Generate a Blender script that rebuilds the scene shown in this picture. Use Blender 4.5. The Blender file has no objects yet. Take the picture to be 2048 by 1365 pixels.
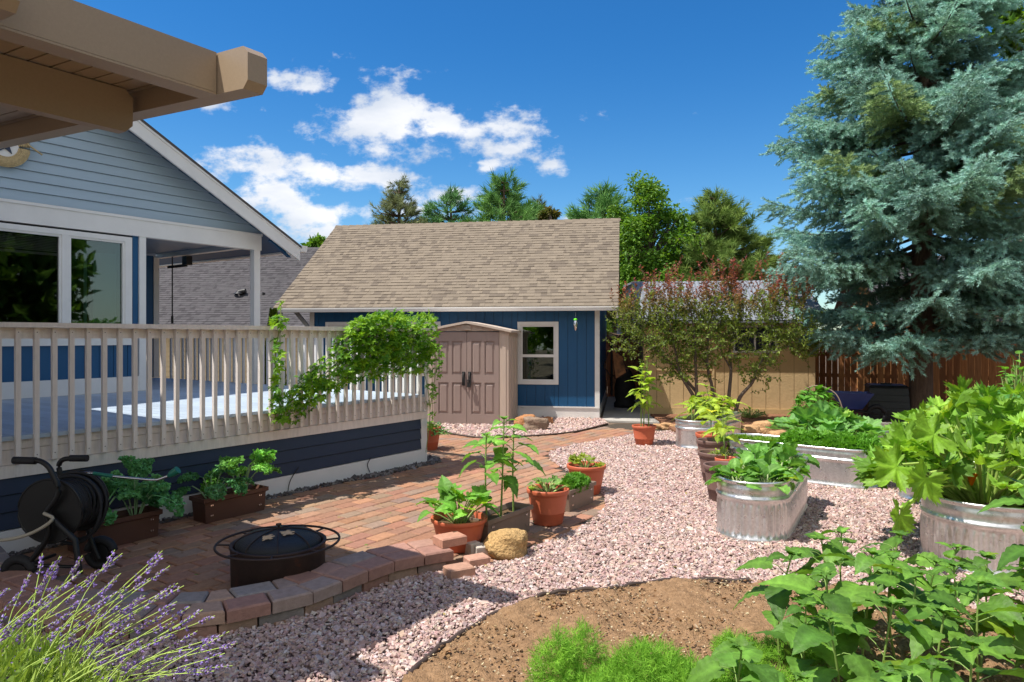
import bpy, math
import numpy as np
from mathutils import Vector, Matrix
R = math.radians
# ------------------------------------------------------------------ camera, sky, sun, exposure
scene = bpy.context.scene
H, F = 1.8, 1400.0                       # eye height; focal length in pixels of the 2048 px wide photograph
cam_data = bpy.data.cameras.new('camera'); cam = bpy.data.objects.new('camera', cam_data)
scene.collection.objects.link(cam); scene.camera = cam
cam.location = (0, 0, H); cam.rotation_euler = (R(90), 0, 0)
cam_data.sensor_width = 36; cam_data.lens = 36*F/2048; cam_data.shift_y = -9.5/2048
cam_data.clip_start = 0.05; cam_data.clip_end = 2000
scene.view_settings.view_transform = 'Standard'; scene.view_settings.look = 'None'
scene.view_settings.exposure = 0.62; scene.view_settings.gamma = 1
SUNV = Vector((-0.45, -0.155, 1)).normalized()
sd = bpy.data.lights.new('sun', 'SUN'); sd.energy = 4.3; sd.angle = R(0.5); sd.color = (1, 0.94, 0.85)
sun = bpy.data.objects.new('sun', sd); scene.collection.objects.link(sun)
sun.rotation_euler = SUNV.to_track_quat('Z', 'Y').to_euler()
world = bpy.data.worlds.new('World'); scene.world = world; world.use_nodes = True
def build_world():
    nt = world.node_tree; N = nt.nodes; L = nt.links; N.clear()
    out = N.new('ShaderNodeOutputWorld'); bg = N.new('ShaderNodeBackground'); L.new(bg.outputs[0], out.inputs[0])
    sky = N.new('ShaderNodeTexSky'); sky.sky_type = 'NISHITA'; sky.sun_disc = False
    sky.sun_elevation = math.asin(SUNV.z); sky.sun_rotation = math.atan2(SUNV.x, SUNV.y) % (2*math.pi)
    sky.air_density = 1.0; sky.dust_density = 0.3; sky.ozone_density = 3.0
    def m(op, a, b=None, c=None, clamp=False):
        n = N.new('ShaderNodeMath'); n.operation = op; n.use_clamp = clamp
        for i, x in enumerate((a, b, c)):
            if x is None: continue
            if isinstance(x, (int, float)): n.inputs[i].default_value = x
            else: L.new(x, n.inputs[i])
        return n.outputs[0]
    tc = N.new('ShaderNodeTexCoord'); sp = N.new('ShaderNodeSeparateXYZ'); L.new(tc.outputs['Generated'], sp.inputs[0])
    X, Y, Z = sp.outputs
    yy = m('MAXIMUM', Y, 0.05)
    a = m('DIVIDE', X, yy); b = m('DIVIDE', Z, yy)
    cb = N.new('ShaderNodeCombineXYZ'); L.new(a, cb.inputs[0]); L.new(b, cb.inputs[1])
    def noise(scale, det, rough, off, sy=1.5):
        mp = N.new('ShaderNodeMapping'); mp.inputs['Location'].default_value = off; mp.inputs['Scale'].default_value = (1, sy, 1)
        L.new(cb.outputs[0], mp.inputs[0])
        n = N.new('ShaderNodeTexNoise'); n.inputs['Scale'].default_value = scale; n.inputs['Detail'].default_value = det
        n.inputs['Roughness'].default_value = rough; L.new(mp.outputs[0], n.inputs[0]); return n.outputs[0]
    n1 = noise(9, 9, 0.62, (3, 1, 0)); n2 = noise(26, 6, 0.6, (7, 2, 0)); n3 = noise(5, 5, 0.5, (1, 9, 0), 2.5)
    dens = None
    for (u, v, ru, rv) in [(575,155,42,20),(632,166,48,28),(700,262,70,34),(770,238,90,48),(815,205,45,28),(905,250,60,30),
                           (985,252,110,28),(880,300,95,28),(1010,300,75,24),(965,326,45,10),(860,262,70,26),(1052,238,32,12),
                           (470,335,60,18),(560,345,70,34),(560,385,130,44),(660,362,110,28),(760,352,75,20),(620,425,150,30),
                           (740,425,70,24),(500,400,90,40),(910,386,34,15),(1104,330,20,13),(970,338,20,9),(650,470,80,22),(560,480,60,30),
                           (420,205,26,14),(1140,437,18,6)]:
        da = m('MULTIPLY', m('SUBTRACT', a, (u-1024)/F), F/ru/1.5); db = m('MULTIPLY', m('SUBTRACT', b, (673-v)/F), F/rv/1.5)
        r = m('SQRT', m('ADD', m('MULTIPLY', da, da), m('MULTIPLY', db, db)))
        g = m('SUBTRACT', 1.0, r)
        dens = g if dens is None else m('SMOOTH_MAX', dens, g, 0.25)
    dens = m('MAXIMUM', dens, -0.9)
    d = m('ADD', dens, m('ADD', m('MULTIPLY', m('SUBTRACT', n1, 0.5), 4.6), m('MULTIPLY', m('SUBTRACT', n2, 0.5), 2.2)))
    front = m('GREATER_THAN', Y, 0.1)
    mk = N.new('ShaderNodeMapRange'); mk.interpolation_type = 'SMOOTHSTEP'
    mk.inputs[1].default_value = 0.0; mk.inputs[2].default_value = 0.95; L.new(d, mk.inputs[0])
    mask = m('MULTIPLY', m('MULTIPLY', mk.outputs[0], front), 0.97)
    # tinted clear sky
    hs = N.new('ShaderNodeHueSaturation'); hs.inputs['Hue'].default_value = 0.5; hs.inputs['Saturation'].default_value = 1.22; hs.inputs['Value'].default_value = 1
    L.new(sky.outputs[0], hs.inputs['Color'])
    sc = N.new('ShaderNodeMix'); sc.data_type = 'RGBA'; sc.blend_type = 'MULTIPLY'; sc.inputs[0].default_value = 1
    L.new(hs.outputs[0], sc.inputs[6])
    tz = N.new('ShaderNodeMapRange'); tz.interpolation_type = 'SMOOTHSTEP'; tz.inputs[1].default_value = 0.0; tz.inputs[2].default_value = 0.42; L.new(Z, tz.inputs[0])
    tm = N.new('ShaderNodeMix'); tm.data_type = 'RGBA'; L.new(tz.outputs[0], tm.inputs[0]); tm.inputs[6].default_value = (0.66, 0.80, 0.84, 1); tm.inputs[7].default_value = (0.27, 0.63, 0.82, 1)
    L.new(tm.outputs[2], sc.inputs[7])
    cc = N.new('ShaderNodeMix'); cc.data_type = 'RGBA'; L.new(m('MULTIPLY', m('SUBTRACT', n3, 0.33), 3.2, clamp=True), cc.inputs[0])
    cc.inputs[6].default_value = (3.1, 3.6, 4.4, 1); cc.inputs[7].default_value = (5.9, 5.9, 6.0, 1)
    mx = N.new('ShaderNodeMix'); mx.data_type = 'RGBA'; L.new(mask, mx.inputs[0]); L.new(sc.outputs[2], mx.inputs[6]); L.new(cc.outputs[2], mx.inputs[7])
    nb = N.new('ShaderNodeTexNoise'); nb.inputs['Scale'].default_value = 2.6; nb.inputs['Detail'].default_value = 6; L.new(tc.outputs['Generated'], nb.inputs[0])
    bk = m('MULTIPLY', m('MULTIPLY', m('SUBTRACT', m('MULTIPLY', Y, -1.0), 0.02), 4.0, clamp=True), m('MULTIPLY', m('SUBTRACT', nb.outputs[0], 0.30), 4.0, clamp=True), clamp=True)  # bright clouds added behind the camera as fill light for the shade
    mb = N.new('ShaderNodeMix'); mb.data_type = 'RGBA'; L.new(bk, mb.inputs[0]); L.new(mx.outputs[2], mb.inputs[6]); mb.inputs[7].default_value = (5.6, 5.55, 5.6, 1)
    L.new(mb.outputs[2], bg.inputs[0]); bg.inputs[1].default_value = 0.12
build_world()
scene.cycles.max_bounces = 6; scene.cycles.transparent_max_bounces = 8

# ------------------------------------------------------------------ helpers
COL = scene.collection
OFF = {}
def P(u, v, Y): return np.array([(u-1024)/F*Y, Y, H-(v-673)/F*Y])
def G(u, v, z=0.0):
    Y = F*(H-z)/(v-673.0); return np.array([(u-1024)/F*Y, Y, z])
def thing(name, label, cat, loc=(0,0,0), group=None):
    o = bpy.data.objects.new(name, None); COL.objects.link(o); o.location = loc; o.empty_display_size = 0.1
    OFF[o] = np.array(loc, float); o['label'] = label; o['category'] = cat
    if group: o['group'] = group
    return o
def tag(o, label, cat, group=None):
    o['label'] = label; o['category'] = cat
    if group: o['group'] = group
    return o
def struct(o): o['kind'] = 'structure'; return o
def stuff(o, label, cat):
    o['kind'] = 'stuff'; o['label'] = label; o['category'] = cat; return o
BOXF = np.array([[0,3,2,1],[4,5,6,7],[0,1,5,4],[1,2,6,5],[2,3,7,6],[3,0,4,7]])
class MB:
    def __init__(s, frame=None):
        s.V=[]; s.F=[]; s.C=[]; s.n=0; s.frame=frame
    def raw(s, v, f, col=(1,1,1), smooth=False, world=False):
        v = np.asarray(v, float)
        if s.frame is not None and not world:
            o, ex, ey = s.frame
            v = np.stack([o[0]+v[:,0]*ex[0]+v[:,1]*ey[0], o[1]+v[:,0]*ex[1]+v[:,1]*ey[1], v[:,2]], 1)
        c = np.asarray(col, float)
        if c.ndim == 1: c = np.tile(c, (len(v), 1))
        s.V.append(v); s.C.append(c)
        if isinstance(f, np.ndarray): f = [f]
        else:
            d = {}
            for q in f: d.setdefault(len(q), []).append(q)
            f = [np.array(x) for x in d.values()]
        for q in f: s.F.append((q+s.n, smooth))
        s.n += len(v); return s
    def box(s, x0, x1, y0, y1, z0, z1, col=(1,1,1)):
        v = [(x0,y0,z0),(x1,y0,z0),(x1,y1,z0),(x0,y1,z0),(x0,y0,z1),(x1,y0,z1),(x1,y1,z1),(x0,y1,z1)]
        return s.raw(v, BOXF, col)
    def hexa(s, pts, col=(1,1,1)): return s.raw(pts, BOXF, col)
    def prism(s, poly, z0, z1, col=(1,1,1)):
        n = len(poly); v = [(p[0],p[1],z0) for p in poly]+[(p[0],p[1],z1) for p in poly]
        f = [tuple(range(n))[::-1], tuple(range(n,2*n))]+[(i,(i+1)%n,n+(i+1)%n,n+i) for i in range(n)]
        return s.raw(v, f, col)
    def xprism(s, prof, x0, x1, col=(1,1,1)):          # profile in (y,z), extruded along x
        n = len(prof); v = [(x0,p[0],p[1]) for p in prof]+[(x1,p[0],p[1]) for p in prof]
        f = [tuple(range(n)), tuple(range(n,2*n))[::-1]]+[(i,n+i,n+(i+1)%n,(i+1)%n) for i in range(n)]
        return s.raw(v, f, col)
    def yprism(s, prof, y0, y1, col=(1,1,1)):          # profile in (x,z), extruded along y
        n = len(prof); v = [(p[0],y0,p[1]) for p in prof]+[(p[0],y1,p[1]) for p in prof]
        f = [tuple(range(n))[::-1], tuple(range(n,2*n))]+[(i,(i+1)%n,n+(i+1)%n,n+i) for i in range(n)]
        return s.raw(v, f, col)
    def tube(s, pts, rad, sides=6, col=(1,1,1), closed=False, caps=True):
        pts = np.asarray(pts, float); n = len(pts)
        if np.isscalar(rad): rad = np.full(n, rad)
        rad = np.asarray(rad, float)
        t = np.roll(pts,-1,0)-np.roll(pts,1,0) if closed else np.gradient(pts, axis=0)
        t /= np.linalg.norm(t, axis=1)[:,None]+1e-9
        up = np.array([0,0,1.0]) if abs(t[:,2]).mean() < 0.8 else np.array([1.0,0.1,0])
        a = np.cross(t, up); a /= np.linalg.norm(a, axis=1)[:,None]+1e-9
        b = np.cross(t, a)
        th = np.arange(sides)/sides*2*np.pi
        v = pts[:,None]+rad[:,None,None]*(np.cos(th)[None,:,None]*a[:,None]+np.sin(th)[None,:,None]*b[:,None])
        v = v.reshape(-1,3); m = n if closed else n-1
        i = np.arange(m)[:,None]; j = np.arange(sides)[None]
        f = np.stack([i*sides+j, i*sides+(j+1)%sides, ((i+1)%n)*sides+(j+1)%sides, ((i+1)%n)*sides+j], -1).reshape(-1,4)
        s.raw(v, f, col, smooth=True)
        if caps and not closed:
            s.raw(v[:sides], [tuple(range(sides))], col); s.raw(v[-sides:], [tuple(range(sides))[::-1]], col)
        return s
    def lathe(s, prof, c, sides=40, col=(1,1,1), smooth=True, rx=1, ry=1):
        prof = np.asarray(prof, float); n = len(prof); th = np.arange(sides)/sides*2*np.pi
        v = np.stack([c[0]+rx*prof[:,None,0]*np.cos(th), c[1]+ry*prof[:,None,0]*np.sin(th), np.repeat(c[2]+prof[:,1:2], sides, 1)], -1).reshape(-1,3)
        i = np.arange(n-1)[:,None]; j = np.arange(sides)[None]
        f = np.stack([i*sides+j, i*sides+(j+1)%sides, (i+1)*sides+(j+1)%sides, (i+1)*sides+j], -1).reshape(-1,4)
        return s.raw(v, f, col, smooth=smooth)
    def inst(s, tpl, Rm, Pp, sc, col, smooth=False):
        tv, tf, tcol = tpl
        n = len(Pp); sc = np.asarray(sc, float)
        if sc.ndim == 0: sc = np.full((n,1), float(sc))
        if sc.ndim == 1: sc = sc[:,None]
        v = np.einsum('nij,nkj->nki', Rm, tv[None]*sc[:,None,:])+np.asarray(Pp)[:,None]
        k = len(tv); col = np.asarray(col, float)
        if col.ndim == 1: col = np.tile(col, (n,1))
        c = col[:,None,:]*tcol[None]
        f = [ (q[None]+(np.arange(n)*k)[:,None,None]).reshape(-1, q.shape[1]) for q in tf]
        return s.raw(v.reshape(-1,3), f if len(f) > 1 else f[0], c.reshape(-1,3), smooth=smooth) if len(f) == 1 else s._multi(v.reshape(-1,3), f, c.reshape(-1,3), smooth)
    def _multi(s, v, fl, c, smooth):
        s.V.append(v); s.C.append(c)
        for q in fl: s.F.append((q+s.n, smooth))
        s.n += len(v); return s
    def build(s, name, mat, parent=None, origin=None):
        me = bpy.data.meshes.new(name); V = np.concatenate(s.V); C = np.concatenate(s.C)
        off = OFF[parent] if parent is not None else (np.array(origin, float) if origin is not None else np.array([V[:,0].mean(), V[:,1].mean(), V[:,2].min()]))
        V = V-off
        me.vertices.add(len(V)); me.vertices.foreach_set('co', V.astype(np.float32).ravel())
        nl = sum(q.size for q,_ in s.F); nf = sum(len(q) for q,_ in s.F)
        me.loops.add(nl); me.polygons.add(nf)
        me.loops.foreach_set('vertex_index', np.concatenate([q.ravel() for q,_ in s.F]).astype(np.int32))
        tot = np.concatenate([np.full(len(q), q.shape[1]) for q,_ in s.F])
        st = np.concatenate([[0], np.cumsum(tot)[:-1]])
        me.polygons.foreach_set('loop_start', st.astype(np.int32)); me.polygons.foreach_set('loop_total', tot.astype(np.int32))
        me.polygons.foreach_set('use_smooth', np.concatenate([np.full(len(q), sm) for q,sm in s.F]))
        at = me.color_attributes.new('Col', 'FLOAT_COLOR', 'POINT')
        at.data.foreach_set('color', np.concatenate([C, np.ones((len(C),1))], 1).astype(np.float32).ravel())
        me.update(calc_edges=True); me.validate()
        me.materials.append(mat)
        o = bpy.data.objects.new(name, me); COL.objects.link(o)
        if parent is not None: o.parent = parent
        else: o.location = off
        OFF[o] = off
        return o

def mat(name, color=(1,1,1), rough=0.7, metal=0.0, attr=True, noise=(8, 0.15), bump=(60, 0.15, 0.01), trans=0.0, spec=0.4,
        aniso=None, emit=None, rust=None, warm=None):
    m = bpy.data.materials.new(name); m.use_nodes = True; nt = m.node_tree; N = nt.nodes; L = nt.links
    bs = N['Principled BSDF']; out = N['Material Output']
    bs.inputs['Roughness'].default_value = rough; bs.inputs['Metallic'].default_value = metal; bs.inputs['Specular IOR Level'].default_value = spec
    tc = N.new('ShaderNodeTexCoord'); mp = N.new('ShaderNodeMapping'); L.new(tc.outputs['Object'], mp.inputs[0])
    if aniso: mp.inputs['Scale'].default_value = aniso
    def mul(a, b, f=1.0, bt='MULTIPLY'):
        x = N.new('ShaderNodeMix'); x.data_type = 'RGBA'; x.blend_type = bt
        for k, q in ((0,f),(6,a),(7,b)):
            if isinstance(q, float): x.inputs[k].default_value = q
            elif isinstance(q, tuple): x.inputs[k].default_value = (*q, 1)
            else: L.new(q, x.inputs[k])
        return x.outputs[2]
    c = tuple(color)
    if attr:
        at = N.new('ShaderNodeAttribute'); at.attribute_name = 'Col'; c = mul(at.outputs['Color'], tuple(color))
    if noise:
        nz = N.new('ShaderNodeTexNoise'); nz.inputs['Scale'].default_value = noise[0]; nz.inputs['Detail'].default_value = 8; nz.inputs['Roughness'].default_value = 0.65
        L.new(mp.outputs[0], nz.inputs[0])
        mr = N.new('ShaderNodeMapRange'); mr.inputs[1].default_value = 0.25; mr.inputs[2].default_value = 0.75
        mr.inputs[3].default_value = 1-noise[1]; mr.inputs[4].default_value = 1+noise[1]; L.new(nz.outputs[0], mr.inputs[0])
        cx = N.new('ShaderNodeCombineXYZ')
        for k in range(3): L.new(mr.outputs[0], cx.inputs[k])
        c = mul(c, cx.outputs[0])
    if rust:
        nr = N.new('ShaderNodeTexNoise'); nr.inputs['Scale'].default_value = rust[0]; nr.inputs['Detail'].default_value = 9; nr.inputs['Roughness'].default_value = 0.7
        L.new(mp.outputs[0], nr.inputs[0])
        rr = N.new('ShaderNodeMapRange'); rr.inputs[1].default_value = rust[1]; rr.inputs[2].default_value = rust[1]+0.15; L.new(nr.outputs[0], rr.inputs[0])
        c = mul(c, tuple(rust[2]), rr.outputs[0], 'MIX')
    if isinstance(c, tuple): bs.inputs['Base Color'].default_value = (*c, 1)
    else: L.new(c, bs.inputs['Base Color'])
    if bump:
        nb = N.new('ShaderNodeTexNoise'); nb.inputs['Scale'].default_value = bump[0]; nb.inputs['Detail'].default_value = 6
        L.new(mp.outputs[0], nb.inputs[0]); bp = N.new('ShaderNodeBump'); bp.inputs['Strength'].default_value = bump[1]; bp.inputs['Distance'].default_value = bump[2]
        L.new(nb.outputs[0], bp.inputs['Height']); L.new(bp.outputs[0], bs.inputs['Normal'])
    if emit:
        bs.inputs['Emission Color'].default_value = (*emit[0], 1); bs.inputs['Emission Strength'].default_value = emit[1]
    if trans:
        tr = N.new('ShaderNodeBsdfTranslucent'); mxs = N.new('ShaderNodeMixShader'); mxs.inputs[0].default_value = trans
        w = mul(c, warm or (1.25, 1.2, 0.5)); L.new(w, tr.inputs[0])
        L.new(bs.outputs[0], mxs.inputs[1]); L.new(tr.outputs[0], mxs.inputs[2]); L.new(mxs.outputs[0], out.inputs[0])
    return m
M = {}
M['white'] = mat('white_trim_paint', (0.74,0.73,0.71), 0.5, noise=(3,0.06), bump=(40,0.08,0.004), rust=(4,0.74,(0.5,0.47,0.43)))
M['cream'] = mat('railing_paint', (0.76,0.685,0.63), 0.55, noise=(5,0.13), bump=(30,0.35,0.006), aniso=(6,6,1), rust=(6,0.63,(0.50,0.41,0.35)))
M['deck'] = mat('deck_floor_paint', (0.40,0.48,0.57), 0.5, noise=(3,0.12), bump=(40,0.15,0.004))
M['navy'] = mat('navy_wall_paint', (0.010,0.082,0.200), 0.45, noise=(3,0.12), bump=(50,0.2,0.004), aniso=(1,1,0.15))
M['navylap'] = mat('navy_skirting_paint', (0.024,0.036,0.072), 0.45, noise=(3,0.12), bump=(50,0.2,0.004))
M['gable'] = mat('gable_siding_paint', (0.35,0.45,0.53), 0.5, noise=(3,0.06), bump=(30,0.2,0.004), aniso=(0.3,0.3,4))
M['tanbeam'] = mat('tan_aluminium_paint', (0.35,0.265,0.18), 0.4, noise=(60,0.06), bump=(160,0.12,0.003), rust=(3,0.62,(0.36,0.24,0.14)))
M['shingle'] = mat('asphalt_shingle', (1,1,1), 0.9, noise=(70,0.22), bump=(180,0.5,0.006), spec=0.2)
M['paver'] = mat('concrete_paver', (1,1,1), 0.85, noise=(22,0.22), bump=(130,0.6,0.006), spec=0.25)
M['stone'] = mat('gravel_stone', (1,1,1), 0.85, noise=(60,0.2), bump=(120,0.4,0.004), spec=0.25)
M['soil'] = mat('soil', (1,1,1), 0.95, noise=(25,0.35), bump=(90,0.9,0.02), spec=0.1)
M['rock'] = mat('lava_rock', (1,1,1), 0.95, noise=(30,0.4), bump=(40,1.0,0.03), spec=0.1, rust=(8,0.58,(0.26,0.18,0.11)))
M['rock2'] = mat('rusty_fieldstone', (1,1,1), 0.9, noise=(9,0.35), bump=(30,0.8,0.03), spec=0.15, rust=(4,0.56,(0.20,0.14,0.11)))
M['concrete'] = mat('concrete', (0.42,0.40,0.37), 0.9, noise=(3,0.15), bump=(60,0.3,0.005))
M['terra'] = mat('terracotta_plastic', (0.52,0.125,0.06), 0.5, noise=(5,0.10), bump=(60,0.1,0.003), rust=(7,0.74,(0.50,0.22,0.14)))
M['brownpot'] = mat('brown_plastic_pot', (0.17,0.10,0.085), 0.6, noise=(6,0.15), bump=(50,0.2,0.004))
M['taupe'] = mat('taupe_plastic', (0.23,0.165,0.125), 0.55, noise=(6,0.12), bump=(60,0.15,0.003))
M['brownbox'] = mat('dark_brown_plastic', (0.10,0.045,0.030), 0.5, noise=(6,0.15), bump=(60,0.15,0.003))
M['shed'] = mat('shed_plastic', (1,1,1), 0.6, noise=(4,0.05), bump=(45,0.2,0.004), aniso=(5,5,0.6))
M['black'] = mat('black_enamel', (0.012,0.011,0.011), 0.45, noise=(8,0.3), bump=(60,0.15,0.003))
M['rubber'] = mat('black_rubber', (0.018,0.018,0.02), 0.7, noise=(8,0.3), bump=(40,0.3,0.004))
M['rustmetal'] = mat('rusted_steel', (0.035,0.020,0.016), 0.6, noise=(10,0.35), bump=(50,0.3,0.004), rust=(7,0.58,(0.10,0.035,0.02)))
M['galv'] = None
M['leaf'] = mat('leaf', (1,1,1), 0.5, noise=(18,0.32), bump=(45,0.6,0.01), trans=0.38, spec=0.35)
M['leafdull'] = mat('matte_leaf', (1,1,1), 0.7, noise=(12,0.15), bump=None, trans=0.25, spec=0.2)
M['needle'] = mat('spruce_needles', (1,1,1), 0.7, noise=(1.2,0.18), bump=None, trans=0.22, spec=0.2, warm=(1.0,1.05,0.8))
M['stem'] = mat('green_stem', (1,1,1), 0.6, noise=(20,0.1), bump=None, spec=0.3)
M['bark'] = mat('bark', (0.13,0.085,0.06), 0.95, noise=(10,0.35), bump=(25,1.0,0.03), aniso=(3,3,0.5))
M['barkgrey'] = mat('shrub_bark', (0.14,0.11,0.09), 0.9, noise=(20,0.25), bump=(60,0.5,0.01))
M['fence'] = mat('cedar_boards', (1,1,1), 0.85, noise=(6,0.3), bump=(30,0.5,0.01), aniso=(6,6,0.4))
M['tan'] = mat('tan_siding_paint', (0.62,0.445,0.235), 0.75, noise=(5,0.08), bump=(25,0.5,0.01))
M['creamwall'] = mat('cream_wall_paint', (0.62,0.50,0.30), 0.75, noise=(3,0.06), bump=(30,0.2,0.005))
M['orange'] = mat('ochre_wall_paint', (0.52,0.25,0.08), 0.75, noise=(3,0.08), bump=(30,0.2,0.005))
M['paleblue'] = mat('pale_blue_siding_paint', (0.42,0.50,0.56), 0.7, noise=(3,0.06), bump=(30,0.2,0.005))
M['metalroof'] = mat('corrugated_metal_roof', (0.22,0.235,0.26), 0.6, 0.2, noise=(2,0.2), bump=(10,0.1,0.01), aniso=(1,6,1))
M['green'] = mat('green_plastic', (0.02,0.16,0.11), 0.4, noise=None, bump=None)
M['chrome'] = mat('polished_metal', (0.75,0.76,0.78), 0.22, 1.0, noise=(20,0.1), bump=None)
M['bluepaint'] = mat('blue_steel_paint', (0.01,0.03,0.14), 0.35, noise=(6,0.2), bump=(40,0.1,0.003))
M['blackbin'] = mat('black_bin_plastic', (0.025,0.027,0.03), 0.38, noise=(6,0.2), bump=(40,0.15,0.003))
M['hose'] = mat('beige_hose', (0.42,0.38,0.30), 0.5, noise=None, bump=None)
M['edging'] = mat('brown_lawn_edging', (0.06,0.04,0.03), 0.5, noise=(9,0.3), bump=(30,0.2,0.004))
M['wicker'] = mat('wicker', (0.50,0.38,0.20), 0.8, noise=(30,0.3), bump=(90,0.8,0.01))
M['lav'] = mat('lavender_petals', (1,1,1), 0.7, noise=None, bump=None, trans=0.3, warm=(1.1,0.9,1.2))
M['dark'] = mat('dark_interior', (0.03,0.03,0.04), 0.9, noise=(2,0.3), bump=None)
M['lamp'] = mat('lit_lamp_shade', (0.8,0.3,0.05), 0.8, noise=None, bump=None, emit=((1.0,0.33,0.05), 1.6))
def mk_glass(name, refl, tint):
    m = bpy.data.materials.new(name); m.use_nodes = True; nt = m.node_tree; N = nt.nodes; L = nt.links; N.clear()
    out = N.new('ShaderNodeOutputMaterial'); mx = N.new('ShaderNodeMixShader'); t = N.new('ShaderNodeBsdfTransparent'); g = N.new('ShaderNodeBsdfGlossy')
    t.inputs[0].default_value = (*tint, 1); g.inputs['Roughness'].default_value = 0.02; g.inputs[0].default_value = (0.9,1,0.95,1)
    fr = N.new('ShaderNodeFresnel'); fr.inputs[0].default_value = 1.6; ad = N.new('ShaderNodeMath'); ad.operation = 'ADD'; ad.inputs[1].default_value = refl
    ad.use_clamp = True; L.new(fr.outputs[0], ad.inputs[0]); L.new(ad.outputs[0], mx.inputs[0])
    L.new(t.outputs[0], mx.inputs[1]); L.new(g.outputs[0], mx.inputs[2]); L.new(mx.outputs[0], out.inputs[0]); return m
M['glass'] = mk_glass('window_glass', 0.04, (0.5,0.6,0.55)); M['screen'] = mk_glass('window_screen', 0.0, (0.5,0.5,0.52))
def mk_galv():
    m = bpy.data.materials.new('galvanised_steel'); m.use_nodes = True; nt = m.node_tree; N = nt.nodes; L = nt.links; bs = N['Principled BSDF']
    tc = N.new('ShaderNodeTexCoord'); vo = N.new('ShaderNodeTexVoronoi'); vo.inputs['Scale'].default_value = 60; L.new(tc.outputs['Object'], vo.inputs[0])
    nz = N.new('ShaderNodeTexNoise'); nz.inputs['Scale'].default_value = 4; nz.inputs['Detail'].default_value = 8
    mp = N.new('ShaderNodeMapping'); mp.inputs['Scale'].default_value = (3,3,0.5); L.new(tc.outputs['Object'], mp.inputs[0]); L.new(mp.outputs[0], nz.inputs[0])
    cr = N.new('ShaderNodeMapRange'); cr.inputs[3].default_value = 0.68; cr.inputs[4].default_value = 0.84; L.new(vo.outputs['Color'], cr.inputs[0])
    c2 = N.new('ShaderNodeMapRange'); c2.inputs[1].default_value = 0.3; c2.inputs[2].default_value = 0.7; c2.inputs[3].default_value = 0.88; c2.inputs[4].default_value = 1.1; L.new(nz.outputs[0], c2.inputs[0])
    mu = N.new('ShaderNodeMath'); mu.operation = 'MULTIPLY'; L.new(cr.outputs[0], mu.inputs[0]); L.new(c2.outputs[0], mu.inputs[1])
    cb = N.new('ShaderNodeCombineXYZ')
    for k in range(3): L.new(mu.outputs[0], cb.inputs[k])
    L.new(cb.outputs[0], bs.inputs['Base Color']); bs.inputs['Metallic'].default_value = 0.88
    rr = N.new('ShaderNodeMapRange'); rr.inputs[3].default_value = 0.26; rr.inputs[4].default_value = 0.38; L.new(vo.outputs['Color'], rr.inputs[0]); L.new(rr.outputs[0], bs.inputs['Roughness'])
    bp = N.new('ShaderNodeBump'); bp.inputs['Strength'].default_value = 0.12; bp.inputs['Distance'].default_value = 0.01; L.new(nz.outputs[0], bp.inputs['Height']); L.new(bp.outputs[0], bs.inputs['Normal'])
    return m
M['galv'] = mk_galv()

def inpoly(x, y, poly):
    x = np.asarray(x); y = np.asarray(y); c = np.zeros(x.shape, bool); n = len(poly)
    for i in range(n):
        x1, y1 = poly[i][:2]; x2, y2 = poly[(i+1)%n][:2]
        if y1 == y2: continue
        c ^= ((y1 > y) != (y2 > y)) & (x < (x2-x1)*(y-y1)/(y2-y1)+x1)
    return c
def norm(a): return a/(np.linalg.norm(a, axis=-1, keepdims=True)+1e-9)
def frames(y, up):
    y = norm(np.asarray(y, float)); up = np.asarray(up, float)
    x = norm(np.cross(y, up)); z = np.cross(x, y)
    return np.stack([x, y, z], -1)
def randrot(rng, n):
    return frames(rng.normal(size=(n,3)), rng.normal(size=(n,3)))
def pal(rng, n, cols, jit=0.12):
    cols = np.array(cols); w = cols[rng.integers(0, len(cols), n)]
    return w*(1+rng.uniform(-jit, jit, (n,1)))*(1+rng.uniform(-jit/3, jit/3, (n,3)))
def lerp(a, b, t): return np.array(a)[None]*(1-t[:,None])+np.array(b)[None]*t[:,None]
def smooth_path(pts, n=40, closed=False):
    pts = np.asarray(pts, float)
    if closed: pts = np.vstack([pts[-1], pts, pts[0], pts[1]])
    else: pts = np.vstack([2*pts[0]-pts[1], pts, 2*pts[-1]-pts[-2]])
    m = len(pts)-3; out = []
    for t in np.linspace(0, m-(m/n if closed else 1e-6), n):
        i = min(int(t), m-1); f = t-i; p0,p1,p2,p3 = pts[i:i+4]
        out.append(0.5*((2*p1)+(-p0+p2)*f+(2*p0-5*p1+4*p2-p3)*f*f+(-p0+3*p1-3*p2+p3)*f**3))
    return np.array(out)
def ordn(k): return ['first','second','third','fourth','fifth','sixth','seventh','eighth','ninth','tenth','eleventh','twelfth','thirteenth','fourteenth'][k]
# ---- leaf templates: y along the leaf, z its upper side; (verts, face arrays, colour multipliers)
def strip_leaf(edge, mids, fold=0.25, droop=0.35, wav=0.0, rib=1.25, k=0):
    V=[]; C=[]
    for i, ((w, ye), ym) in enumerate(zip(edge, mids)):
        zz = lambda y: -droop*max(y,0)**2
        q = wav*math.sin(i*2.1+k); p = 0.012*(1 if i%2 else -1); c = 1.08 if i%2 else 0.90; yh = ym+(ye-ym)*0.4
        V += [(-w, ye, zz(ye)+fold*w*0.8+q), (-w*0.5, yh, zz(yh)+fold*w*0.62+p), (0, ym, zz(ym)), (w*0.5, yh, zz(yh)+fold*w*0.62+p), (w, ye, zz(ye)+fold*w*0.8-q)]
        C += [(c,c,c), (c,c,c), (rib,rib,rib), (c,c,c), (c,c,c)]
    f = []
    for i in range(len(edge)-1):
        a = 5*i; f += [(a+j,a+j+1,a+j+6,a+j+5) for j in range(4)]
    return np.array(V), [np.array(f)], np.array(C)
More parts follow.
